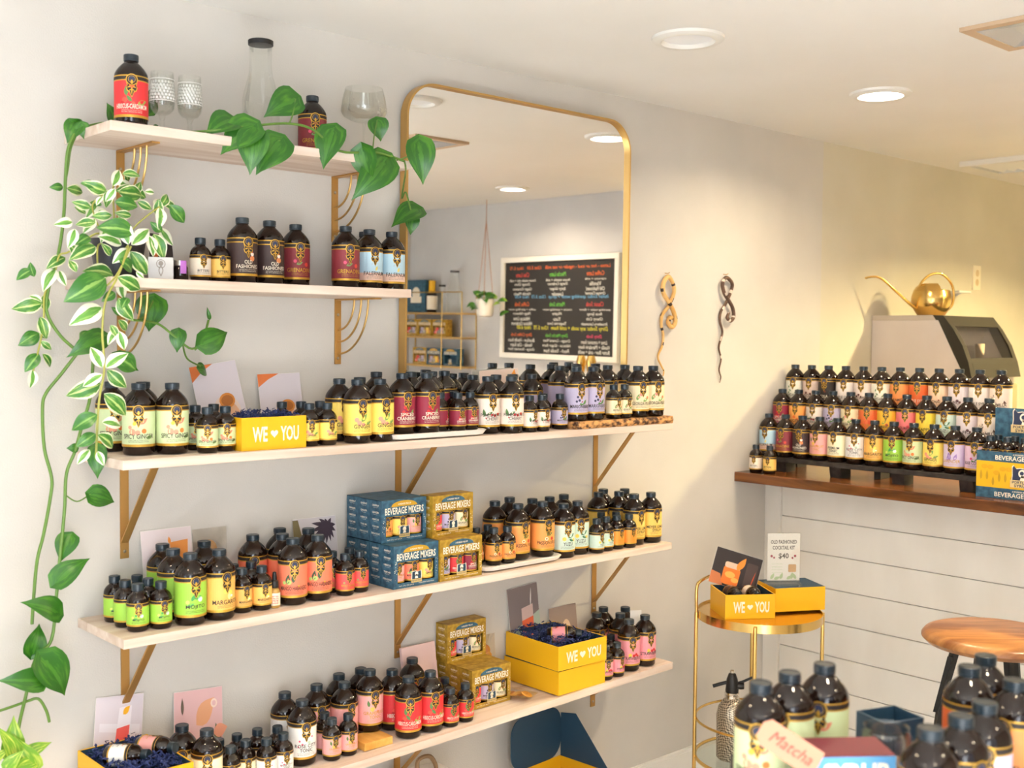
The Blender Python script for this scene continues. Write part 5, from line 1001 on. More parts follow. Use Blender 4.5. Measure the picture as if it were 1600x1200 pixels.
# price sign in acrylic holder
t = thing('price_sign', 'small white cocktail kit price sign in a clear holder', 'sign', (2.985, -.425, TZ+.0798), R(-38))
MB().box(-.051, .051, -.0012, .0012, .012, .158).obj('paper_sheet', M_paper, t)
m = MB().box(-.052, .052, -.0032, -.0014, .006, .160).box(-.052, .052, .0014, .0032, .006, .160).box(-.052, .052, -.028, .028, 0, .006); m.obj('acrylic_holder', glassy('acrylic', (.97, .97, .96), .03, .9, .05), t)
m = MB(); text_flat(m, 'OLD FASHIONED', 0, .126, .082, .012, -.00145+.00015, 0, .02); text_flat(m, 'COCKTAIL KIT', 0, .108, .070, .012, -.0013, 0, .02); text_flat(m, '$40', 0, .078, .032, .019, -.0013, 0, .02)
for k in range(4): text_flat(m, ('house made syrup', 'aromatic bitters', 'candied orange peel', 'recipe card')[k], -.02, .062-k*.009, .034, .0035, -.0013, 1, 0)
for u, v, r_, c in ((-.038, .088, .004, 2), (-.030, .083, .0032, 2), (.036, .088, .004, 2), (.028, .082, .0032, 2)): m.flat(circ(u, v, r_, 10), -.0013, c)
m.flat(rrect(.015, .040, .038, .062, .003), -.0013, 3)
for u, a in ((-.04, 60), (-.03, 20), (-.01, 70), (.01, 30), (.025, 80), (.04, 120)): m.flat(leafp(u, .016, .022, .005, R(a)), -.0013, 1)
m.obj('lettering', [M_darkp, cmat((186, 206, 160)), cmat((168, 62, 84)), cmat((206, 166, 120))], t)
# soda siphon
t = thing('soda_siphon', 'mesh-covered soda siphon with black head under the brass table', 'siphon', (2.835, -.350, .2648), R(-50))
M_mesh = mat('wire_mesh', (176, 164, 146), .35, .6)
N, L, b_ = nodes(M_mesh); tc = N.new('ShaderNodeTexCoord'); ck = N.new('ShaderNodeTexChecker'); ck.inputs['Scale'].default_value = 210; mp = N.new('ShaderNodeMapping'); mp.inputs['Rotation'].default_value = (R(45), R(30), R(45))
ck.inputs[1].default_value = (*lin((206, 194, 172)), 1); ck.inputs[2].default_value = (*lin((92, 84, 74)), 1)
L.new(tc.outputs['Object'], mp.inputs[0]); L.new(mp.outputs[0], ck.inputs[0]); L.new(ck.outputs[0], b_.inputs['Base Color'])
MB().lathe([(0, 0), (.040, 0), (.045, .006), (.046, .135), (.041, .160), (.028, .180), (.019, .188), (.018, .19), (0, .19)], 36).obj('mesh_body', M_mesh, t, True)
MB().lathe([(.018, .188), (.022, .189), (.022, .196), (.0205, .197), (.022, .199), (.022, .206), (.019, .207), (0, .207)], 28).obj('collar', mat('chrome', (214, 208, 200), .12, 1), t, True)
MB().lathe([(.0195, .207), (.0205, .210), (.017, .245), (.011, .262), (.007, .265), (0, .265)], 24).obj('head', M_black, t, True)
MB().lathe([(.007, .2645), (.007, .272), (.005, .274), (0, .274)], 16).obj('top_valve', mat('chrome', (0, 0, 0)), t, True)
MB().tube([(-.012, 0, .236), (-.035, 0, .229), (-.058, 0, .221)], .0055, 10).obj('nozzle', M_black, t, True)
MB().tube([(.010, 0, .232), (.030, 0, .238), (.070, 0, .258)], .004, 10).obj('lever', M_black, t, True)
MB().lathe([(0, -.010), (.010, -.010), (.0115, 0), (.010, .010), (0, .010)], 16, c=(0, 0, 0)).obj('knob', M_black, t, True).matrix_local = Matrix.Translation((.026, 0, .226)) @ Matrix.Rotation(R(90), 4, 'Y')
# sparkler of gold picks on the lower shelf
t = thing('gold_picks', 'bundle of gold cocktail picks beneath the brass table', 'cocktail picks', (2.965, -.36, .2648))
MB().lathe([(0, 0), (.02, 0), (.022, .09), (.0205, .09), (.019, .003), (0, .003)], 20, cap=False).obj('holder_cup', M_clear, t, True)
for k in range(7):
    a = k*.9; MB().tube([(.008*math.cos(a), .008*math.sin(a), .004), (.022*math.cos(a), .022*math.sin(a), .17+.012*(k % 3))], .0013, 6).obj('pick', M_gold, t, True)
tl = thing('blue_booklet', 'small blue printed box on the lower tier of the brass table', 'box', (2.800, -.470, .2648), R(-42))
MB().cbox(-.04, .04, -.012, .012, 0, .10, .001).obj('carton', M_blue, tl); m = MB(); text_flat(m, 'SODA', 0, .062, .055, .013, -.0126, 0, .03); m.obj('lettering', M_creamp, tl); m = MB(); text_flat(m, 'MIXERS', 0, .042, .055, .011, -.0126, 0, .03); m.obj('lettering', M_creamp, tl)

# ------------------------------------------------------------------ bar stool
t = thing('bar_stool', 'round wooden-topped bar stool with black legs by the bar', 'stool', (2.955, -1.105, 0), R(-42))
MB().lathe([(0, .747), (.150, .747), (.172, .752), (.184, .764), (.184, .770), (.176, .780), (.160, .7855), (0, .787)], 56).obj('seat', M_stool, t, True)
MB().box(-.10, .10, -.03, .03, .7405, .7468).box(-.03, .03, -.10, .10, .7402, .7466).obj('seat_bracket', M_black, t)
for k in range(4):
    a = R(45+90*k); c, s_ = math.cos(a), math.sin(a)
    MB().tube([(.10*c, .10*s_, .741), (.135*c, .135*s_, .60), (.21*c, .21*s_, 0)], .013, 4).obj('leg', M_black, t)
    MB().add([(.155*c-.02*s_, .155*s_+.02*c, .54), (.155*c+.02*s_, .155*s_-.02*c, .54), (.118*c+.02*s_, .118*s_-.02*c, .70), (.118*c-.02*s_, .118*s_+.02*c, .70), (.143*c-.02*s_, .143*s_+.02*c, .54), (.143*c+.02*s_, .143*s_-.02*c, .54), (.106*c+.02*s_, .106*s_-.02*c, .70), (.106*c-.02*s_, .106*s_+.02*c, .70)],
             [(0, 1, 2, 3), (4, 5, 6, 7), (0, 1, 5, 4), (1, 2, 6, 5), (2, 3, 7, 6), (3, 0, 4, 7)]).obj('leg_plate', M_black, t)
MB().tube([(.185*math.cos(a), .185*math.sin(a), .26) for a in [2*math.pi*k/32 for k in range(32)]], .007, 8, closed=True).obj('foot_ring', M_black, t, True)

# ------------------------------------------------------------------ front display table
t = thing('display_table', 'small black display table in the foreground under the bottles', 'table', (1.42, -1.72, 0), R(-42))
MB().cbox(-.24, .30, -.13, .145, .925, .9496, .003).obj('table_top', M_black, t)
for x in (-.21, .27):
    for y in (-.10, .115): MB().box(x-.015, x+.015, y-.015, y+.015, 0, .9248).obj('leg', M_black, t)
for i, (fl, x, y, rot, lb) in enumerate([('spicy', 1.2455, -1.568, -60, 'blurred large bottle with pale green label, leftmost in the foreground'), ('spicy', 1.3140, -1.5665, -75, 'blurred large bottle with pale green label, second in the foreground'), ('spicy', 1.386, -1.575, -70, 'blurred large bottle with pale green label, third in the foreground'),
        ('blod', 1.600, -1.704, -60, 'blurred foreground bottle with red-orange label, farthest back at right'), ('mapl', 1.529, -1.714, -20, 'blurred foreground bottle with burnt orange label at right'), ('carm', 1.512, -1.785, -90, 'blurred foreground bottle with caramel orange label at right'), ('lave', 1.390, -1.801, -60, 'blurred foreground bottle with pale lavender label at right'),
        ('lave', 1.319, -1.805, -20, 'blurred foreground bottle with pale lavender label, nearer one'), ('mari', 1.2495, -1.802, -60, 'blurred foreground bottle, nearest and lowest in the frame'), ('gren', 1.585, -1.795, -60, 'blurred dark maroon-labelled bottle at the right picture edge')]):
    bottle(fl, 'L', (x, y, .95), rot, lb, 'foreground bottles')
t = thing('syrup_carton', 'blurred maroon carton with blue band in the foreground', 'box', (1.298, -1.664, .95), R(-38))
MB().cbox(-.052, .052, -.034, .034, 0, .078, .001).obj('carton', cmat((112, 38, 52)), t)
m = MB(); m.flat([(-.0515, .040), (.0515, .040), (.0515, .077), (-.0515, .077)], -.0345); m.obj('blue_band', cmat((96, 164, 214)), t)
m = MB(); text_flat(m, 'SYRUP', 0, .045, .085, .024, -.0350, 0, .035); m.obj('lettering', M_creamp, t)
t = thing('gift_tag', 'pink paper tag with red handwriting in the foreground', 'tag')
rr_, up_ = Vector((.742, -.670, 0)), Vector((0, 0, 1))
t.matrix_world = Matrix.Translation((1.203, -1.640, 1.0435)) @ Matrix.Rotation(R(-42), 4, 'Z') @ Matrix.Rotation(R(-24), 4, 'X') @ Matrix.Rotation(R(33), 4, 'Y')
MB().prism([(-.040, -.009), (-.032, -.018), (.042, -.018), (.042, .018), (-.032, .018), (-.040, .009)], -.0006, .0006, 'xz').obj('tag_paper', cmat((212, 150, 122)), t)
m = MB(); text_flat(m, 'Matcha', .004, -.007, .058, .015, -.0010, 0, .0, .35); m.obj('handwriting', cmat((206, 72, 62)), t)
t = thing('glass_jar', 'blurred clear jar holding dark tea in the foreground', 'jar', (1.402, -1.662, .95))
MB().lathe([(0, .001), (.030, .001), (.033, .004), (.033, .070), (.029, .076), (.031, .080), (.029, .080), (.027, .076), (.031, .069), (.031, .006), (0, .004)], 28, cap=False).obj('glass_body', M_clear, t, True)
MB().lathe([(0, .0045), (.0305, .0045), (.0305, .032), (.02, .037), (0, .035)], 24).obj('dark_contents', mat('dark_tea', (120, 96, 80), .8), t, True)
t = gift_box('open navy carton in the foreground beside the jar', 1.500, -1.612, .95, .07, .06, .062, R(-20), False, True, 'open_carton', None)
for c_ in t.children: c_.data.materials.clear(); c_.data.materials.append(M_navy)

# open mailer box below the lowest shelf
t = thing('open_mailer', 'open navy and yellow mailer box on the floor under the shelves', 'box', (2.29, -.16, 0), R(4))
m = MB().box(-.11, .11, -.10, .10, 0, .003).box(-.11, .11, .097, .10, .003, .30).box(-.11, -.107, -.10, .097, .003, .30).box(.107, .11, -.10, .097, .003, .30).box(-.107, .107, -.10, -.097, .003, .30)
m.obj('box_walls', M_yellow, t)
v = rrect(-.108, .108, .30, .455, .05, 6); MB().prism(v, .098, .101, 'xz').obj('lid_flap', M_navy, t)
MB().add([(.108, -.09, .30), (.108, .097, .30), (.108, .097, .43), (.108, .04, .44), (.106, -.09, .30), (.106, .097, .30), (.106, .097, .43), (.106, .04, .44)], [(0, 1, 2, 3), (4, 5, 6, 7), (0, 1, 5, 4), (1, 2, 6, 5), (2, 3, 7, 6), (3, 0, 4, 7)]).obj('side_flap', M_navy, t)
t = thing('gift_bag', 'white paper gift bag with brown ribbon on the floor', 'bag', (1.80, -.13, 0), R(-6))
MB().prism([(-.07, 0), (.07, 0), (.075, .42), (-.075, .42)], -.04, .04, 'xz').obj('paper_bag', M_paper, t)
m = MB().tube([(-.03, -.042, .42), (-.035, -.044, .47), (0, -.046, .475), (.02, -.045, .44), (0, -.044, .425), (.035, -.044, .40)], .006, 6, smooth=5); m.obj('ribbon', cmat((120, 92, 62)), t, True)

# ------------------------------------------------------------------ what the mirror shows: menu wall
def onwall(name, label, cat, y, z, group=None): return thing(name, label, cat, (4.5195, y, z), R(-90), group)
t = onwall('menu_chalkboard', 'white-framed chalkboard menu with coloured chalk lettering, seen in the mirror', 'chalkboard', -2.17, 1.395)
W2, H2 = .468, .585; fr = .030
MB().box(-W2+fr, W2-fr, -.014, -.002, fr, H2-fr).obj('slate', mat('blackboard', (44, 42, 42), .75), t)
for nm_, b_ in (('rail', (-W2, W2, -.026, -.0005, 0, fr)), ('rail', (-W2, W2, -.026, -.0005, H2-fr, H2)), ('stile', (-W2, -W2+fr, -.026, -.0005, fr, H2-fr)), ('stile', (W2-fr, W2, -.026, -.0005, fr, H2-fr))):
    MB().cbox(*b_, .002).obj('frame_'+nm_, M_white, t)
CH = {'o': (240, 112, 52), 'g': (110, 206, 70), 'r': (226, 72, 66), 'w': (238, 236, 230), 'b': (110, 178, 226), 'y': (232, 222, 60), 'p': (236, 76, 120)}
LN = [('Lattes - hot or iced - regular or oat milk   12oz 5.50   16oz 5.75', 0, .930, .80, .030, 'o')]
cols_ = [(-.29, [('Coffee Latte', 'o'), ('espresso + milk', 's'), ('Vanilla', 'w'), ('Old Fashioned', 'w'), ('Orange Caramel', 'w')], .86), (.0, [('Matcha Latte', 'g'), ('house matcha + milk', 's'), ('Orange Cardamom', 'w'), ('Spicy Ginger', 'w'), ('Lavender', 'w')], .86), (.29, [('Chai Latte', 'r'), ('house made chai + milk', 's'), ('Orange Clove', 'w'), ('Ginger Cinnamon', 'w'), ('Vanilla Maple', 'w')], .86),
        (-.29, [('Classic Soda', 'r'), ('sparkling water + flavor', 's'), ('Rose Syrup', 'w'), ('Cherry Cola', 'w'), ('Strawberry Lemonade', 'w')], .54), (.0, [('Matcha Soda', 'g'), ('matcha + sparkling water', 's'), ('Mojito', 'w'), ('Yuzu', 'w'), ('Tangerine Lime', 'w')], .54), (.29, [('Coffee Soda', 'o'), ('coffee + sparkling water', 's'), ('Mango Habanero', 'w'), ('Hibiscus Lime', 'w'), ('Hibiscus Cardamom', 'w')], .54),
        (-.29, [('Dirty Soda', 'p'), ('Lime + coconut foam', 'w'), ('Vanilla + Mandarin foam', 'w'), ('Butter Beer - cola + vanilla', 'w')], .20), (.0, [('Dirty Matcha Soda', 'g'), ('Orange - Caramel foam', 'w'), ('Hibiscus - Ginger foam', 'w'), ('Peach - Vanilla foam', 'w')], .20), (.29, [('Dirty Coffee Soda', 'o'), ('Bourbon - Vanilla foam', 'w'), ('Vanilla - Oat foam', 'w'), ('Orange - Rosemary foam', 'w')], .20)]
LN += [('Italian Sodas: sparkling water + syrup  12oz 3.75  16oz 4.00', -.02, .615, .74, .030, 'b'), ('Dirty Sodas: any soda + cold foam  12oz 5.75  16oz 6.00', -.03, .275, .72, .036, 'y')]
for u, ls, v in cols_:
    for i, (tx, c) in enumerate(ls):
        h_ = .030 if i == 0 else (.018 if c == 's' else .026)
        LN.append((tx, u, v-.052*i, min(.235, .0092*len(tx)+.02), h_, 'w' if c == 's' else c))
by = {}
for tx, u, v, w_, h_, c in LN:
    m = by.setdefault(c, MB()); text_flat(m, tx, u, fr+v*(H2-2*fr)-.012, w_, h_*.80, -.0146, 0, .0, .25)
for c, m in by.items(): m.obj('chalk_lettering', cmat(CH[c], .8), t)

M_gw = M_gold
t = onwall('wire_wall_shelf', 'three-tier gold wire wall shelf seen in the mirror', 'shelf', -3.175, 1.31)
for z in (.02, .197, .345):
    MB().cbox(-.305, .305, -.125, -.002, z-.012, z, .002).obj('shelf_board', mat('gold_edge_board', (206, 172, 112), .4, .3), t)
for x in (-.300, .300):
    for y in (-.121, -.006): MB().tube([(x, y, 0), (x, y, .470)], .004, 8).obj('post', M_gw, t, True)
MB().tube([(-.30, -.121, .470), (.30, -.121, .470)], .0035, 8).obj('rail', M_gw, t, True); MB().tube([(-.115, -.124, 0), (-.115, -.124, .47)], .0035, 8).obj('post', M_gw, t, True)
def wp_(x, y, z): return (4.5195+y, -3.175-x, 1.31+z)
for i, (x, z, bl) in enumerate([(-.07, .1975, False), (.075, .1975, False), (.215, .1975, False), (-.02, .0205, True), (.12, .0205, False), (-.185, .0205, True)]):
    mixer_box(('brown carton on the middle tier of the wire shelf, nearest the end', 'brown carton on the middle tier of the wire shelf, central', 'brown carton on the middle tier of the wire shelf, far end', 'blue carton on the bottom tier of the wire shelf, central', 'brown carton on the bottom tier of the wire shelf', 'blue carton on the bottom tier of the wire shelf, near end')[i], *wp_(x, -.11, z), bl, R(-90), (('pass', 'ging', 'mari') if i % 2 else ('geor', 'mari', 'hib')) if i < 5 else None, 'wire shelf carton ' + ('one', 'two', 'three', 'four', 'five', 'six')[i], 'cartons on the wire shelf', False)
t = thing('blue_book_box', 'upright blue printed box on top of the wire shelf', 'box', wp_(.19, -.06, .3455), R(-90)); MB().cbox(-.09, .09, -.03, .03, 0, .205, .002).obj('carton', M_blue, t)
m = MB(); m.flat(circ(0, .12, .04, 18), -.0306); m.flat([(-.055, .06), (.055, .06), (.055, .10), (-.055, .10)], -.0308); m.obj('printed_emblem', M_creamp, t)
t = thing('capped_bottle', 'amber bottle with yellow cap on top of the wire shelf', 'bottle', wp_(.065, -.06, .3455), R(-90)); put('glass_body', BM['body', 'L'], t); put('label', bottle_meshes('bitw', 'L')[0], t); MB().lathe([(.016, .132), (.021, .134), (.021, .20), (0, .20)], 20).obj('yellow_cap', M_yellow, t, True)
for x, h_, r_, lb in ((-.035, .16, .036, 'short clear jar on top of the wire shelf'), (-.155, .245, .045, 'tall clear carafe on top of the wire shelf')):
    t = thing('glass_carafe', lb, 'carafe', wp_(x, -.06, .3455)); MB().lathe([(0, .002), (r_*.95, .002), (r_, .01), (r_, h_*.55), (r_*.6, h_*.75), (r_*.58, h_)], 24, cap=False).obj('glass_body', M_clear, t, True); MB().lathe([(r_*.56, h_), (r_*.64, h_+.001), (r_*.64, h_+.012), (0, h_+.012)], 20).obj('lid', M_black, t, True)
# hanging planter
t = thing('hanging_planter', 'white hanging planter with trailing green plant, seen in the mirror', 'planter', (4.36, -2.62, 1.63))
MB().lathe([(0, 0), (.036, 0), (.047, .008), (.051, .04), (.053, .104), (.050, .104), (.046, .09), (0, .088)], 28).obj('pot', mat('white_pot', (240, 236, 230), .4), t, True)
for a in (.3, 2.4, 4.5): MB().tube([(.052*math.cos(a), .052*math.sin(a), .10), (0, 0, .56)], .0018, 6).obj('cord', cmat((176, 120, 80)), t, True)
MB().tube([(0, 0, .555), (0, 0, CEIL-1.63)], .0022, 6).obj('cord', cmat((176, 120, 80)), t, True)
PL_HANG = t
# draft tower on the counter of the menu wall
t = thing('menu_wall_counter', 'low counter along the menu wall, hidden below the mirror view', 'counter', (4.2, -2.4, 0)); MB().box(0, .318, -1.1, 1.1, 0, .95).obj('carcass', M_white, t); MB().cbox(-.02, .318, -1.12, 1.12, .9502, .985, .003).obj('worktop', M_walnut, t)
t = thing('tap_tower', 'gold tap with two rounded handles peeking above the bottles in the mirror', 'tap', (4.27, -1.70, .9855), R(-90))
MB().lathe([(0, 0), (.045, 0), (.045, .01), (.022, .02), (.020, .30), (.03, .31), (0, .33)], 24).obj('column', M_gold, t, True)
for x in (-.035, .035): MB().lathe([(.007, .30), (.012, .34), (.024, .39), (.027, .42), (.018, .45), (0, .455)], 18, c=(x, -.01, 0)).obj('tap_handle', M_gold, t, True)

# ------------------------------------------------------------------ plants
def leaf_mesh(name, kind, mt):
    nu, nv = 4, 9; v = []; f = []; uv = []
    for j in range(nv+1):
        t_ = j/nv
        if kind == 'heart': wd = .5*math.sin(math.pi*t_**.58)**(.72+.55*t_) if 0 < t_ < 1 else 0
        else: wd = .5*math.sin(math.pi*t_**.85)**.9 if 0 < t_ < 1 else 0
        for i in range(nu+1):
            s_ = (i/nu-.5)*2
            y = t_ - (.20*abs(s_)**1.3*(1-t_)**2.5 if kind == 'heart' else 0)
            v.append((s_*wd, y, .13*abs(s_)*wd+.10*math.sin(math.pi*t_)-.16*t_*t_)); uv.append((i/nu, t_))
    for j in range(nv):
        for i in range(nu): a = j*(nu+1)+i; f.append((a, a+1, a+nu+2, a+nu+1))
    me = bpy.data.meshes.new(name); me.from_pydata(v, [], f); me.materials.append(mt)
    l = me.uv_layers.new(name='UVMap')
    for p in me.polygons:
        p.use_smooth = True
        for li in p.loop_indices: l.data[li].uv = uv[me.loops[li].vertex_index]
    return me
def leaf_mat(name, base, light, edge=None, width=.2, mid=None):
    m = mat(name, base, .32, spec=.5); N, L, b = nodes(m)
    b.inputs['Subsurface Weight'].default_value = 0
    uv = N.new('ShaderNodeUVMap'); sp = N.new('ShaderNodeSeparateXYZ'); L.new(uv.outputs[0], sp.inputs[0])
    oi = N.new('ShaderNodeObjectInfo'); nz = N.new('ShaderNodeTexNoise'); nz.inputs['Scale'].default_value = 2.6; nz.noise_dimensions = '4D'
    mp = N.new('ShaderNodeMapping'); mp.inputs['Scale'].default_value = (3, 1.0, 1); L.new(uv.outputs[0], mp.inputs[0]); L.new(mp.outputs[0], nz.inputs['Vector'])
    ml = N.new('ShaderNodeMath'); ml.operation = 'MULTIPLY'; ml.inputs[1].default_value = 37; L.new(oi.outputs['Random'], ml.inputs[0]); L.new(ml.outputs[0], nz.inputs['W'])
    mx = N.new('ShaderNodeMix'); mx.data_type = 'RGBA'; mx.inputs[6].default_value = (*lin(base), 1); mx.inputs[7].default_value = (*lin(light), 1)
    cr = N.new('ShaderNodeValToRGB'); cr.color_ramp.elements[0].position = .48; cr.color_ramp.elements[1].position = .72
    L.new(nz.outputs['Fac'], cr.inputs[0]); L.new(cr.outputs[0], mx.inputs[0]); out = mx.outputs[2]
    def absu():
        a = N.new('ShaderNodeMath'); a.operation = 'SUBTRACT'; a.inputs[1].default_value = .5; L.new(sp.outputs[0], a.inputs[0])
        c = N.new('ShaderNodeMath'); c.operation = 'ABSOLUTE'; L.new(a.outputs[0], c.inputs[0])
        n2 = N.new('ShaderNodeMath'); n2.operation = 'MULTIPLY_ADD'; n2.inputs[1].default_value = .22; L.new(nz.outputs['Fac'], n2.inputs[0]); L.new(c.outputs[0], n2.inputs[2]); return n2.outputs[0]
    if edge:
        g = N.new('ShaderNodeMath'); g.operation = 'GREATER_THAN'; g.inputs[1].default_value = .61-width; L.new(absu(), g.inputs[0])
        m2 = N.new('ShaderNodeMix'); m2.data_type = 'RGBA'; L.new(g.outputs[0], m2.inputs[0]); L.new(out, m2.inputs[6]); m2.inputs[7].default_value = (*lin(edge), 1); out = m2.outputs[2]
    if mid:
        g = N.new('ShaderNodeMath'); g.operation = 'LESS_THAN'; g.inputs[1].default_value = .165; L.new(absu(), g.inputs[0])
        m2 = N.new('ShaderNodeMix'); m2.data_type = 'RGBA'; L.new(g.outputs[0], m2.inputs[0]); L.new(out, m2.inputs[6]); m2.inputs[7].default_value = (*lin(mid), 1); out = m2.outputs[2]
    L.new(out, b.inputs['Base Color'])
    return m
M_h = leaf_mat('pothos_leaf', (40, 98, 24), (78, 136, 34), None, 0, (66, 124, 36))
M_y = leaf_mat('golden_leaf', (110, 160, 40), (206, 214, 90))
M_g = leaf_mat('green_leaf', (50, 110, 38), (96, 150, 58), None, 0, (130, 172, 86))
M_m = leaf_mat('striped_leaf', (58, 120, 42), (136, 176, 84), (226, 228, 186), .10, (180, 202, 122))
M_w = leaf_mat('white_edged_leaf', (96, 154, 62), (150, 190, 96), (240, 238, 214), .30)
LM = {'h': leaf_mesh('heart_leaf', 'heart', M_h), 'y': leaf_mesh('golden_leaf', 'heart', M_y), 'g': leaf_mesh('green_leaf', 'oval', M_g), 'm': leaf_mesh('striped_leaf', 'oval', M_m), 'w': leaf_mesh('white_leaf', 'oval', M_w)}
M_stem = mat('green_stem', (96, 132, 52), .5); M_stem2 = mat('yellow_stem', (170, 168, 80), .5)
PL = {'p': thing('pothos_vine', 'heart-leaved green pothos vine draped along the top shelf', 'plant', (1.2, -.16, 1.972)),
      'l': thing('trailing_vine', 'long trailing green vine hanging down the wall at left', 'plant', (.82, -.11, .9)),
      'v': thing('variegated_plant', 'white-striped variegated trailing plant in a black pot, second shelf', 'plant', (1.0, -.125, 1.6645))}
def place_leaf(root, k, B, T, Nn, w_):
    B, T, Nn = Vector(B), Vector(T), Vector(Nn); ax = T-B; ln = ax.length; y = ax.normalized(); zv = (Nn-y*Nn.dot(y)).normalized(); xv = y.cross(zv)
    m = Matrix((xv*ln*w_*1.08, ax, zv*ln)).transposed().to_4x4(); m.translation = B-root.location
    o = put('leaf', LM[k], root); o.matrix_local = m; return o
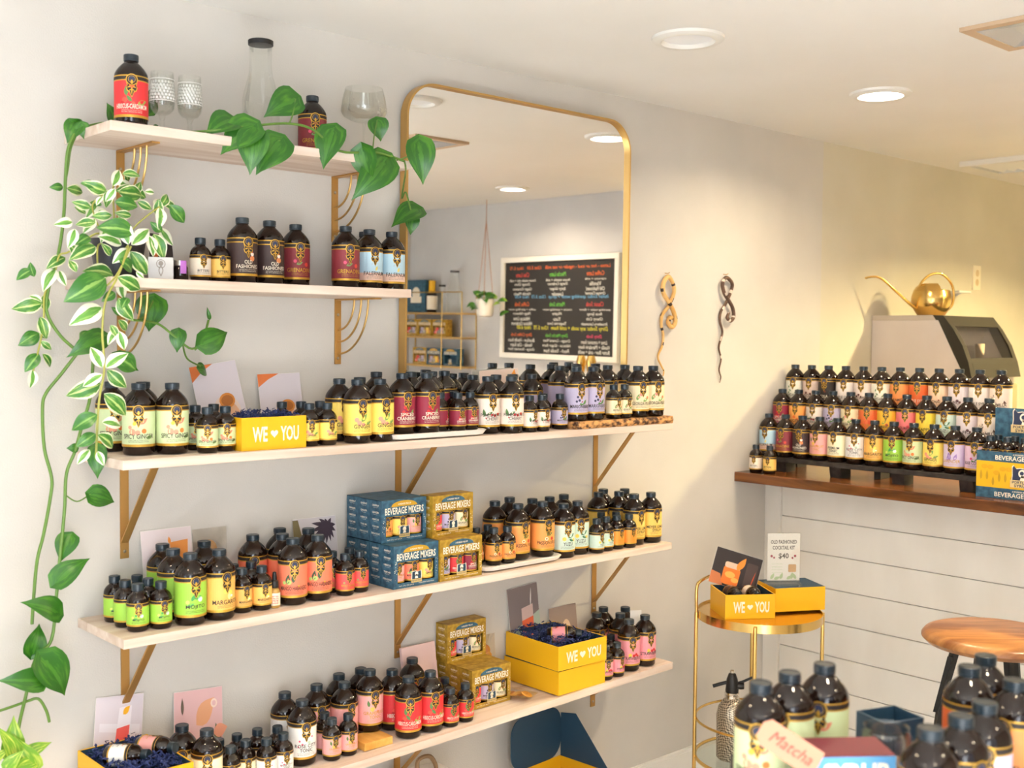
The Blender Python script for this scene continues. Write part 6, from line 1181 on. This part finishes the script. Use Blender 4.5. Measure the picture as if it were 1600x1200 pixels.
LEAVES = [
 ('p', 'h', 0.927, -0.1, 1.981, 0.903, -0.105, 1.939, -0.422, -0.837, 0.347, 0.8),
 ('p', 'h', 0.933, -0.11, 1.979, 0.937, -0.109, 1.948, -0.4, -0.913, -0.084, 0.85),
 ('p', 'h', 0.934, -0.09, 1.978, 0.908, -0.104, 1.986, 0.303, -0.832, -0.465, 0.8),
 ('p', 'h', 1.024, -0.06, 2.002, 1.007, -0.062, 2.04, -0.067, -0.994, -0.091, 0.7),
 ('p', 'h', 1.088, -0.07, 2.03, 1.103, -0.066, 2.083, 0.06, -0.997, 0.054, 0.75),
 ('p', 'h', 1.249, -0.245, 1.999, 1.178, -0.231, 1.937, -0.469, -0.812, 0.347, 0.75),
 ('p', 'h', 1.211, -0.22, 2.008, 1.146, -0.231, 1.974, -0.184, -0.781, 0.597, 0.8),
 ('p', 'h', 1.246, -0.25, 1.983, 1.233, -0.26, 1.894, -0.434, -0.887, 0.159, 0.72),
 ('p', 'h', 1.312, -0.25, 1.974, 1.253, -0.249, 1.9, -0.431, -0.841, 0.327, 0.8),
 ('p', 'h', 1.38, -0.2, 2.081, 1.306, -0.195, 2.037, -0.249, -0.919, 0.305, 0.8),
 ('p', 'h', 1.454, -0.245, 2.016, 1.421, -0.246, 1.929, -0.688, -0.673, 0.272, 0.72),
 ('p', 'h', 1.612, -0.19, 2.066, 1.618, -0.198, 2.017, -0.489, -0.869, 0.077, 0.95),
 ('p', 'h', 1.528, -0.25, 1.982, 1.556, -0.243, 1.905, -0.726, -0.607, -0.323, 0.72),
 ('p', 'h', 1.602, -0.24, 1.965, 1.512, -0.242, 1.869, -0.211, -0.952, 0.221, 0.6),
 ('p', 'h', 1.693, -0.25, 2.017, 1.696, -0.264, 1.917, -0.533, -0.84, 0.097, 0.66),
 ('p', 'h', 1.708, -0.23, 2.015, 1.703, -0.219, 2.037, -0.743, -0.65, 0.158, 0.5),
 ('p', 'h', 1.837, -0.06, 1.881, 1.754, -0.058, 1.84, -0.337, -0.69, 0.641, 0.7),
 ('p', 'h', 1.822, -0.055, 1.864, 1.817, -0.056, 1.815, -0.428, -0.902, 0.054, 0.75),
 ('p', 'h', 1.101, -0.08, 1.996, 1.115, -0.076, 2.004, 0.295, -0.955, 0.018, 0.7),
 ('l', 'h', 0.949, -0.1, 1.216, 1.004, -0.103, 1.195, 0.026, -0.973, 0.23, 0.75),
 ('l', 'h', 0.911, -0.09, 1.13, 0.883, -0.1, 1.082, -0.495, -0.75, 0.439, 0.8),
 ('l', 'h', 0.874, -0.11, 1.042, 0.937, -0.121, 1.09, -0.499, -0.712, 0.494, 0.62),
 ('l', 'h', 0.872, -0.12, 0.981, 0.802, -0.133, 1.02, 0.364, -0.851, 0.38, 0.62),
 ('l', 'h', 0.828, -0.1, 0.901, 0.849, -0.09, 0.958, -0.05, -0.982, 0.183, 0.7),
 ('l', 'h', 0.837, -0.13, 0.898, 0.889, -0.134, 0.81, 0.185, -0.97, 0.156, 0.68),
 ('l', 'h', 0.831, -0.14, 0.854, 0.749, -0.15, 0.875, 0.191, -0.929, 0.315, 0.55),
 ('l', 'h', 1.099, -0.08, 1.626, 1.088, -0.077, 1.556, -0.522, -0.851, 0.048, 0.9),
 ('l', 'h', 1.147, -0.1, 1.557, 1.141, -0.104, 1.511, -0.481, -0.865, 0.142, 0.75),
 ('l', 'h', 1.19, -0.12, 1.529, 1.261, -0.12, 1.558, -0.031, -0.995, 0.091, 0.72),
 ('l', 'h', 1.222, -0.045, 1.473, 1.254, -0.033, 1.461, 0.461, -0.785, 0.413, 0.9),
 ('l', 'h', 1.221, -0.1, 1.588, 1.214, -0.103, 1.612, -0.384, -0.897, -0.221, 0.35),
 ('l', 'h', 0.998, -0.12, 1.505, 1.041, -0.133, 1.471, -0.409, -0.897, -0.17, 0.6),
 ('l', 'h', 0.956, -0.15, 1.543, 0.883, -0.155, 1.506, -0.107, -0.939, 0.327, 0.55),
 ('l', 'h', 0.943, -0.15, 1.317, 0.939, -0.162, 1.255, -0.407, -0.891, 0.199, 0.6),
 ('l', 'h', 0.914, -0.12, 1.316, 0.894, -0.117, 1.317, -0.161, -0.97, 0.184, 0.9),
 ('l', 'h', 0.942, -0.08, 1.543, 0.97, -0.084, 1.552, -0.315, -0.719, 0.619, 0.8),
 ('l', 'y', 0.765, -0.17, 0.728, 0.767, -0.171, 0.803, -0.297, -0.955, -0.002, 0.55),
 ('l', 'y', 0.785, -0.18, 0.728, 0.836, -0.185, 0.743, -0.219, -0.854, 0.472, 0.45),
 ('l', 'y', 0.76, -0.19, 0.728, 0.73, -0.204, 0.802, 0.345, -0.938, -0.041, 0.4),
 ('l', 'y', 0.794, -0.19, 0.701, 0.759, -0.189, 0.772, -0.289, -0.949, -0.126, 0.6),
 ('l', 'y', 0.766, -0.2, 0.711, 0.819, -0.189, 0.712, 0.166, -0.869, 0.467, 0.5),
 ('l', 'y', 0.739, -0.21, 0.721, 0.767, -0.22, 0.751, -0.569, -0.78, 0.259, 0.6),
 ('l', 'y', 0.719, -0.2, 0.735, 0.746, -0.205, 0.757, -0.588, -0.566, 0.577, 0.6),
 ('v', 'w', 0.953, -0.209, 1.845, 0.975, -0.2, 1.883, 0.069, -0.978, 0.195, 0.5),
 ('v', 'm', 0.933, -0.229, 1.83, 0.885, -0.233, 1.844, 0.014, -0.967, -0.256, 0.5),
 ('v', 'w', 0.944, -0.244, 1.836, 0.927, -0.239, 1.81, -0.277, -0.96, -0.032, 0.5),
 ('v', 'm', 0.968, -0.201, 1.837, 1.031, -0.187, 1.834, 0.205, -0.974, -0.099, 0.5),
 ('v', 'm', 0.957, -0.248, 1.866, 0.991, -0.257, 1.866, -0.225, -0.884, 0.409, 0.5),
 ('v', 'g', 0.911, -0.231, 1.839, 0.883, -0.227, 1.844, -0.114, -0.967, 0.226, 0.55),
 ('v', 'm', 0.912, -0.205, 1.799, 0.877, -0.197, 1.809, -0.251, -0.967, -0.048, 0.5),
 ('v', 'g', 0.956, -0.213, 1.814, 1.005, -0.218, 1.809, -0.09, -0.992, 0.09, 0.55),
 ('v', 'm', 0.941, -0.236, 1.784, 0.906, -0.223, 1.781, -0.349, -0.929, -0.122, 0.5),
 ('v', 'w', 1.072, -0.17, 1.816, 1.067, -0.18, 1.77, 0.013, -0.975, 0.22, 0.5),
 ('v', 'm', 1.072, -0.17, 1.818, 1.097, -0.16, 1.848, 0.174, -0.969, 0.177, 0.5),
 ('v', 'g', 1.094, -0.17, 1.823, 1.13, -0.169, 1.787, -0.121, -0.979, -0.164, 0.55),
 ('v', 'w', 1.039, -0.17, 1.845, 1.064, -0.166, 1.847, 0.152, -0.966, 0.209, 0.5),
 ('v', 'm', 0.908, -0.09, 1.848, 0.95, -0.079, 1.843, 0.246, -0.967, -0.073, 0.5),
 ('v', 'g', 0.901, -0.09, 1.849, 0.873, -0.096, 1.846, 0.207, -0.976, 0.07, 0.55),
 ('v', 'w', 0.863, -0.235, 1.765, 0.826, -0.246, 1.758, 0.255, -0.952, 0.171, 0.5),
 ('v', 'm', 0.913, -0.225, 1.769, 0.877, -0.213, 1.764, -0.336, -0.919, 0.208, 0.5),
 ('v', 'm', 0.984, -0.228, 1.787, 0.951, -0.227, 1.791, -0.042, -0.984, -0.174, 0.5),
 ('v', 'g', 0.976, -0.26, 1.752, 0.906, -0.251, 1.76, -0.095, -0.966, 0.241, 0.55),
 ('v', 'w', 0.964, -0.227, 1.728, 0.917, -0.232, 1.744, 0.18, -0.957, 0.229, 0.5),
 ('v', 'w', 0.966, -0.254, 1.727, 0.957, -0.252, 1.78, -0.497, -0.866, -0.052, 0.5),
 ('v', 'w', 0.983, -0.23, 1.729, 1.024, -0.228, 1.766, -0.146, -0.966, 0.214, 0.5),
 ('v', 'm', 0.984, -0.223, 1.717, 1.021, -0.223, 1.669, -0.202, -0.967, -0.158, 0.5),
 ('v', 'w', 0.98, -0.228, 1.72, 0.945, -0.229, 1.692, -0.213, -0.932, 0.295, 0.5),
 ('v', 'm', 0.957, -0.203, 1.668, 0.896, -0.211, 1.678, 0.175, -0.869, 0.463, 0.5),
 ('v', 'g', 0.921, -0.252, 1.659, 0.839, -0.263, 1.614, -0.002, -0.968, 0.25, 0.55),
 ('v', 'm', 0.943, -0.256, 1.663, 0.996, -0.251, 1.638, 0.031, -0.99, -0.136, 0.5),
 ('v', 'w', 0.968, -0.217, 1.659, 0.973, -0.212, 1.619, -0.689, -0.703, -0.175, 0.5),
 ('v', 'g', 0.949, -0.247, 1.698, 0.988, -0.233, 1.675, 0.384, -0.917, 0.106, 0.55),
 ('v', 'm', 0.887, -0.21, 1.703, 0.861, -0.22, 1.725, 0.01, -0.918, -0.396, 0.5),
 ('v', 'w', 0.863, -0.248, 1.751, 0.848, -0.254, 1.714, -0.121, -0.975, 0.187, 0.5),
 ('v', 'm', 0.909, -0.234, 1.721, 0.853, -0.248, 1.696, -0.01, -0.861, 0.509, 0.5),
 ('v', 'm', 0.862, -0.256, 1.668, 0.853, -0.242, 1.693, -0.32, -0.865, 0.387, 0.5),
 ('v', 'm', 0.905, -0.09, 1.706, 0.864, -0.097, 1.684, -0.119, -0.857, 0.501, 0.5),
 ('v', 'w', 0.885, -0.09, 1.682, 0.854, -0.101, 1.638, -0.4, -0.776, 0.488, 0.5),
 ('v', 'w', 0.892, -0.09, 1.679, 0.902, -0.097, 1.647, -0.605, -0.796, -0.009, 0.5),
 ('v', 'g', 0.838, -0.09, 1.678, 0.808, -0.084, 1.658, -0.408, -0.848, 0.338, 0.55),
 ('v', 'g', 0.842, -0.09, 1.664, 0.832, -0.092, 1.692, -0.596, -0.756, -0.27, 0.55),
 ('v', 'm', 0.858, -0.09, 1.61, 0.801, -0.081, 1.599, -0.166, -0.985, 0.044, 0.5),
 ('v', 'w', 0.857, -0.09, 1.614, 0.835, -0.079, 1.627, -0.328, -0.918, 0.223, 0.5),
 ('v', 'm', 0.865, -0.09, 1.594, 0.866, -0.077, 1.633, -0.461, -0.843, 0.278, 0.5),
 ('v', 'w', 0.916, -0.246, 1.602, 0.85, -0.257, 1.57, -0.008, -0.935, 0.355, 0.5),
 ('v', 'g', 0.944, -0.241, 1.632, 0.916, -0.247, 1.615, 0.019, -0.953, 0.301, 0.55),
 ('v', 'm', 0.947, -0.249, 1.622, 0.974, -0.254, 1.575, -0.568, -0.783, -0.253, 0.5),
 ('v', 'g', 0.968, -0.216, 1.588, 0.949, -0.214, 1.604, -0.069, -0.998, 0.013, 0.55),
 ('v', 'm', 0.945, -0.254, 1.578, 0.969, -0.244, 1.556, 0.241, -0.958, -0.158, 0.5),
 ('v', 'm', 0.853, -0.09, 1.584, 0.865, -0.093, 1.539, -0.19, -0.982, 0.016, 0.5),
 ('v', 'g', 0.849, -0.09, 1.551, 0.81, -0.095, 1.529, -0.079, -0.939, 0.333, 0.55),
 ('v', 'g', 1.076, -0.17, 1.765, 1.05, -0.173, 1.783, -0.139, -0.927, -0.349, 0.55),
 ('v', 'm', 1.058, -0.17, 1.76, 1.076, -0.183, 1.707, -0.256, -0.956, 0.144, 0.5),
 ('v', 'w', 1.047, -0.17, 1.756, 1.054, -0.182, 1.713, -0.081, -0.961, 0.265, 0.5),
 ('v', 'm', 1.023, -0.17, 1.824, 1.052, -0.177, 1.809, -0.262, -0.962, -0.073, 0.5),
 ('v', 'w', 0.916, -0.251, 1.817, 0.902, -0.252, 1.8, -0.537, -0.682, 0.497, 0.5),
 ('v', 'm', 0.941, -0.227, 1.705, 0.922, -0.235, 1.728, 0.243, -0.963, -0.115, 0.5),
 ('v', 'w', 0.979, -0.26, 1.674, 0.994, -0.263, 1.661, -0.314, -0.943, -0.11, 0.5),
 ('v', 'g', 0.898, -0.23, 1.74, 0.867, -0.245, 1.724, 0.144, -0.839, 0.526, 0.55),
 ('v', 'g', 0.963, -0.257, 1.622, 0.944, -0.272, 1.603, -0.179, -0.702, 0.69, 0.55),
 ('v', 'w', 0.922, -0.202, 1.779, 0.897, -0.201, 1.749, -0.264, -0.944, 0.198, 0.5),
 ('v', 'w', 0.947, -0.153, 1.831, 0.988, -0.141, 1.83, 0.245, -0.838, 0.488, 0.5),
 ('v', 'w', 1.011, -0.163, 1.849, 0.977, -0.174, 1.864, 0.12, -0.92, -0.374, 0.5),
 ('v', 'g', 1.063, -0.124, 1.839, 1.029, -0.114, 1.85, -0.143, -0.916, 0.374, 0.5),
 ('v', 'w', 1.091, -0.105, 1.823, 1.108, -0.095, 1.846, -0.436, -0.681, 0.589, 0.5),
 ('v', 'g', 0.983, -0.141, 1.775, 0.975, -0.131, 1.741, -0.242, -0.944, -0.224, 0.5),
 ('v', 'm', 1.016, -0.107, 1.814, 1.025, -0.095, 1.782, -0.173, -0.907, -0.383, 0.5),
 ('v', 'w', 1.106, -0.101, 1.78, 1.125, -0.116, 1.742, -0.662, -0.749, -0.041, 0.5),
 ('v', 'w', 0.991, -0.178, 1.76, 1.006, -0.168, 1.722, -0.183, -0.93, -0.319, 0.5),
 ('v', 'm', 0.938, -0.114, 1.796, 0.917, -0.109, 1.81, -0.135, -0.975, 0.177, 0.5),
 ('v', 'm', 0.952, -0.205, 1.84, 0.944, -0.197, 1.802, -0.476, -0.877, -0.069, 0.5),
 ('v', 'm', 1.013, -0.149, 1.867, 1.0, -0.162, 1.883, 0.1, -0.817, -0.567, 0.5),
 ('v', 'm', 1.111, -0.096, 1.839, 1.145, -0.103, 1.819, -0.072, -0.972, 0.224, 0.5),
 ('v', 'm', 1.069, -0.172, 1.832, 1.072, -0.158, 1.794, -0.424, -0.835, -0.351, 0.5),
 ('v', 'w', 0.978, -0.128, 1.801, 0.941, -0.123, 1.796, -0.178, -0.947, 0.268, 0.5),
 ('v', 'm', 1.046, -0.158, 1.834, 1.012, -0.17, 1.847, 0.308, -0.945, -0.113, 0.5),
 ('v', 'w', 0.938, -0.172, 1.819, 0.914, -0.178, 1.782, -0.055, -0.979, 0.195, 0.5),
 ('v', 'm', 0.967, -0.154, 1.779, 0.99, -0.161, 1.751, -0.107, -0.982, 0.153, 0.5),
 ('v', 'm', 1.029, -0.139, 1.821, 1.015, -0.146, 1.845, -0.153, -0.927, -0.343, 0.5),
 ('v', 'w', 0.96, -0.166, 1.772, 0.944, -0.178, 1.735, -0.048, -0.948, 0.316, 0.5),
 ('v', 'g', 0.937, -0.197, 1.807, 0.917, -0.184, 1.813, -0.466, -0.857, 0.218, 0.5),
 ('v', 'm', 1.011, -0.181, 1.85, 0.977, -0.167, 1.842, -0.368, -0.928, -0.055, 0.5),
 ('v', 'm', 0.957, -0.096, 1.806, 0.953, -0.083, 1.822, -0.772, -0.564, 0.293, 0.5),
 ('v', 'm', 1.015, -0.17, 1.838, 1.033, -0.169, 1.866, -0.107, -0.99, 0.09, 0.5),
 ('v', 'g', 0.851, -0.09, 1.551, 0.811, -0.09, 1.525, -0.021, -1.0, 0.022, 0.55),
 ('v', 'm', 0.852, -0.09, 1.558, 0.873, -0.078, 1.538, 0.053, -0.874, -0.483, 0.5),
 ('v', 'm', 0.854, -0.09, 1.535, 0.876, -0.09, 1.516, -0.165, -0.97, -0.176, 0.5),
 ('v', 'g', 0.85, -0.09, 1.509, 0.82, -0.095, 1.474, -0.251, -0.907, 0.338, 0.55),
 ('v', 'm', 0.857, -0.09, 1.509, 0.879, -0.082, 1.481, 0.383, -0.922, 0.051, 0.5),
 ('v', 'w', 0.837, -0.09, 1.477, 0.836, -0.084, 1.438, 0.056, -0.985, -0.163, 0.5),
 ('v', 'w', 0.911, -0.256, 1.484, 0.895, -0.241, 1.526, -0.285, -0.932, 0.225, 0.5),
 ('v', 'w', 0.916, -0.26, 1.484, 0.955, -0.274, 1.515, -0.51, -0.808, 0.294, 0.5),
 ('v', 'm', 0.929, -0.237, 1.48, 0.965, -0.245, 1.441, -0.375, -0.911, -0.171, 0.5),
 ('v', 'w', 0.911, -0.257, 1.471, 0.877, -0.243, 1.448, -0.468, -0.866, 0.177, 0.5),
 ('v', 'm', 0.916, -0.238, 1.452, 0.853, -0.225, 1.429, -0.217, -0.976, 0.03, 0.5),
 ('v', 'm', 0.919, -0.244, 1.433, 0.967, -0.246, 1.387, -0.003, -1.0, 0.029, 0.5),
 ('v', 'g', 0.896, -0.268, 1.394, 0.85, -0.255, 1.366, -0.422, -0.853, 0.308, 0.55),
 ('v', 'w', 0.908, -0.26, 1.378, 0.954, -0.252, 1.369, 0.209, -0.905, 0.369, 0.5),
 ('v', 'g', 0.896, -0.259, 1.356, 0.859, -0.258, 1.333, -0.19, -0.953, 0.235, 0.55),
 ('v', 'm', 0.898, -0.263, 1.355, 0.939, -0.251, 1.325, 0.361, -0.926, 0.108, 0.5),
 ('v', 'w', 0.894, -0.235, 1.323, 0.868, -0.237, 1.297, -0.319, -0.875, 0.363, 0.5),
 ('v', 'w', 0.9, -0.258, 1.321, 0.907, -0.27, 1.294, -0.488, -0.839, 0.241, 0.5),
 ('v', 'g', 0.938, -0.239, 1.511, 0.997, -0.231, 1.476, 0.089, -0.994, -0.061, 0.55),
 ('v', 'w', 0.944, -0.257, 1.559, 0.919, -0.262, 1.531, -0.48, -0.693, 0.538, 0.5),
 ('v', 'w', 0.941, -0.266, 1.556, 0.953, -0.265, 1.518, -0.287, -0.954, -0.088, 0.5),
 ('v', 'm', 0.926, -0.261, 1.568, 0.939, -0.268, 1.543, -0.263, -0.952, 0.154, 0.5),
]
STEMS = [
 ('p', 0.0028, [(1.08, -0.1, 1.991), (1.099, -0.15, 1.979), (1.13, -0.2, 1.976), (1.178, -0.235, 1.982), (1.258, -0.24, 2.001), (1.343, -0.235, 2.017), (1.406, -0.235, 2.011), (1.47, -0.242, 1.971), (1.577, -0.242, 1.979), (1.655, -0.242, 1.968)]),
 ('p', 0.0018, [(1.266, -0.24, 2.002), (1.294, -0.245, 1.973), (1.312, -0.25, 1.974)]),
 ('p', 0.0018, [(1.343, -0.235, 2.017), (1.362, -0.22, 2.043), (1.38, -0.2, 2.081)]),
 ('p', 0.0016, [(1.562, -0.242, 1.977), (1.59, -0.21, 2.027), (1.613, -0.19, 2.066)]),
 ('p', 0.0016, [(1.632, -0.242, 1.968), (1.668, -0.245, 1.983), (1.695, -0.25, 2.011)]),
 ('p', 0.0022, [(1.655, -0.242, 1.968), (1.655, -0.247, 1.952), (1.726, -0.15, 1.949), (1.784, -0.06, 1.907), (1.797, -0.06, 1.924), (1.815, -0.058, 1.876)]),
 ('p', 0.0034, [(1.061, -0.04, 2.001), (1.007, -0.05, 1.998), (0.933, -0.1, 1.968), (0.905, -0.11, 1.928), (0.902, -0.1, 1.864), (0.902, -0.09, 1.794), (0.891, -0.09, 1.715), (0.869, -0.09, 1.636), (0.867, -0.09, 1.59), (0.89, -0.1, 1.545), (0.918, -0.12, 1.513)]),
 ('p', 0.0026, [(0.926, -0.1, 1.96), (0.911, -0.105, 1.927), (0.907, -0.1, 1.888), (0.902, -0.1, 1.862)]),
 ('l', 0.0034, [(0.918, -0.12, 1.513), (0.89, -0.1, 1.467), (0.863, -0.09, 1.428), (0.856, -0.09, 1.396), (0.859, -0.09, 1.317), (0.873, -0.09, 1.257), (0.871, -0.09, 1.218), (0.856, -0.09, 1.14), (0.843, -0.09, 1.089), (0.832, -0.1, 1.02), (0.828, -0.1, 0.962)]),
 ('l', 0.0034, [(0.949, -0.12, 1.5), (0.942, -0.12, 1.42), (0.925, -0.12, 1.362), (0.91, -0.12, 1.31), (0.896, -0.11, 1.264), (0.896, -0.1, 1.197), (0.891, -0.1, 1.144), (0.884, -0.1, 1.079), (0.874, -0.11, 1.016), (0.863, -0.11, 0.926), (0.827, -0.12, 0.895), (0.807, -0.12, 0.821), (0.782, -0.15, 0.769), (0.767, -0.17, 0.715)]),
 ('l', 0.0015, [(0.895, -0.1, 1.221), (0.921, -0.1, 1.203), (0.949, -0.1, 1.216)]),
 ('l', 0.003, [(0.813, -0.12, 0.813), (0.829, -0.13, 0.816), (0.844, -0.13, 0.789), (0.85, -0.13, 0.764)]),
 ('l', 0.0028, [(0.813, -0.12, 0.813), (0.782, -0.12, 0.808), (0.752, -0.12, 0.804)]),
 ('l', 0.0026, [(1.031, -0.12, 1.58), (1.097, -0.1, 1.574), (1.137, -0.1, 1.547), (1.174, -0.11, 1.519), (1.201, -0.11, 1.545), (1.219, -0.1, 1.583)]),
 ('l', 0.002, [(1.156, -0.1, 1.533), (1.182, -0.07, 1.497), (1.227, -0.045, 1.479)]),
 ('l', 0.0016, [(1.181, -0.11, 1.516), (1.19, -0.12, 1.529)]),
 ('l', 0.0022, [(1.099, -0.08, 1.623), (1.068, -0.1, 1.588), (1.031, -0.12, 1.58), (0.999, -0.13, 1.606)]),
 ('v', 0.002, [(0.986, -0.13, 1.751), (0.936, -0.17, 1.752), (0.905, -0.15, 1.725), (0.897, -0.12, 1.714), (0.888, -0.1, 1.708), (0.882, -0.09, 1.669), (0.862, -0.09, 1.629), (0.86, -0.09, 1.577), (0.851, -0.09, 1.525), (0.838, -0.09, 1.474)]),
 ('v', 0.0022, [(0.999, -0.13, 1.739), (0.976, -0.2, 1.714), (0.972, -0.24, 1.725), (0.947, -0.25, 1.666), (0.919, -0.255, 1.615), (0.912, -0.255, 1.552), (0.916, -0.255, 1.484), (0.905, -0.255, 1.421), (0.902, -0.25, 1.352), (0.9, -0.25, 1.308)]),
 ('v', 0.0018, [(0.986, -0.13, 1.749), (0.969, -0.18, 1.786), (0.958, -0.2, 1.835), (0.956, -0.21, 1.846)]),
 ('v', 0.0018, [(1.013, -0.13, 1.746), (1.028, -0.16, 1.779), (1.058, -0.17, 1.807), (1.075, -0.17, 1.819)]),
 ('v', 0.0016, [(0.968, -0.14, 1.743), (0.932, -0.18, 1.777), (0.917, -0.2, 1.806), (0.933, -0.21, 1.825)]),
 ('v', 0.0018, [(0.957, -0.15, 1.735), (0.931, -0.19, 1.725), (0.926, -0.2, 1.692), (0.921, -0.22, 1.641), (0.945, -0.24, 1.663), (0.976, -0.245, 1.725)]),
]
for pl, k, bx, by_, bz, tx, ty, tz_, nx, ny, nz_, w_ in LEAVES: place_leaf(PL[pl], k, (bx, by_, bz), (tx, ty, tz_), (nx, ny, nz_), w_)
for pl, r_, pts in STEMS:
    r0 = PL[pl].location; MB().tube([Vector(p)-r0 for p in pts], r_, 7, smooth=5).obj('stem', M_stem2 if pl == 'v' else M_stem, PL[pl], True)
MB().lathe([(0, 0), (.040, 0), (.044, .003), (.056, .078), (.056, .082), (.052, .082), (.048, .07), (0, .068)], 30).obj('pot', mat('black_pot', (34, 36, 42), .35), PL['v'], True)
MB().lathe([(0, .0685), (.0485, .0705)], 20, cap=False).obj('soil', mat('soil', (60, 44, 34), .95), PL['v'], True)
rnd = random.Random(21)
for k in range(26):
    a = rnd.uniform(0, 6.28); r_ = rnd.uniform(.01, .05); B = Vector((4.36+r_*math.cos(a), -2.62+r_*math.sin(a), 1.63+.10+rnd.uniform(0, .03)))
    if k < 8: B += Vector((.05*math.cos(a), .06*math.sin(a), -.02-.01*k)); 
    T = B+Vector((math.cos(a)*.045, math.sin(a)*.045, rnd.uniform(-.03, .03))); place_leaf(PL_HANG, 'y' if k % 4 == 0 else 'h', B, T, (-.6, .3, .8), .8)
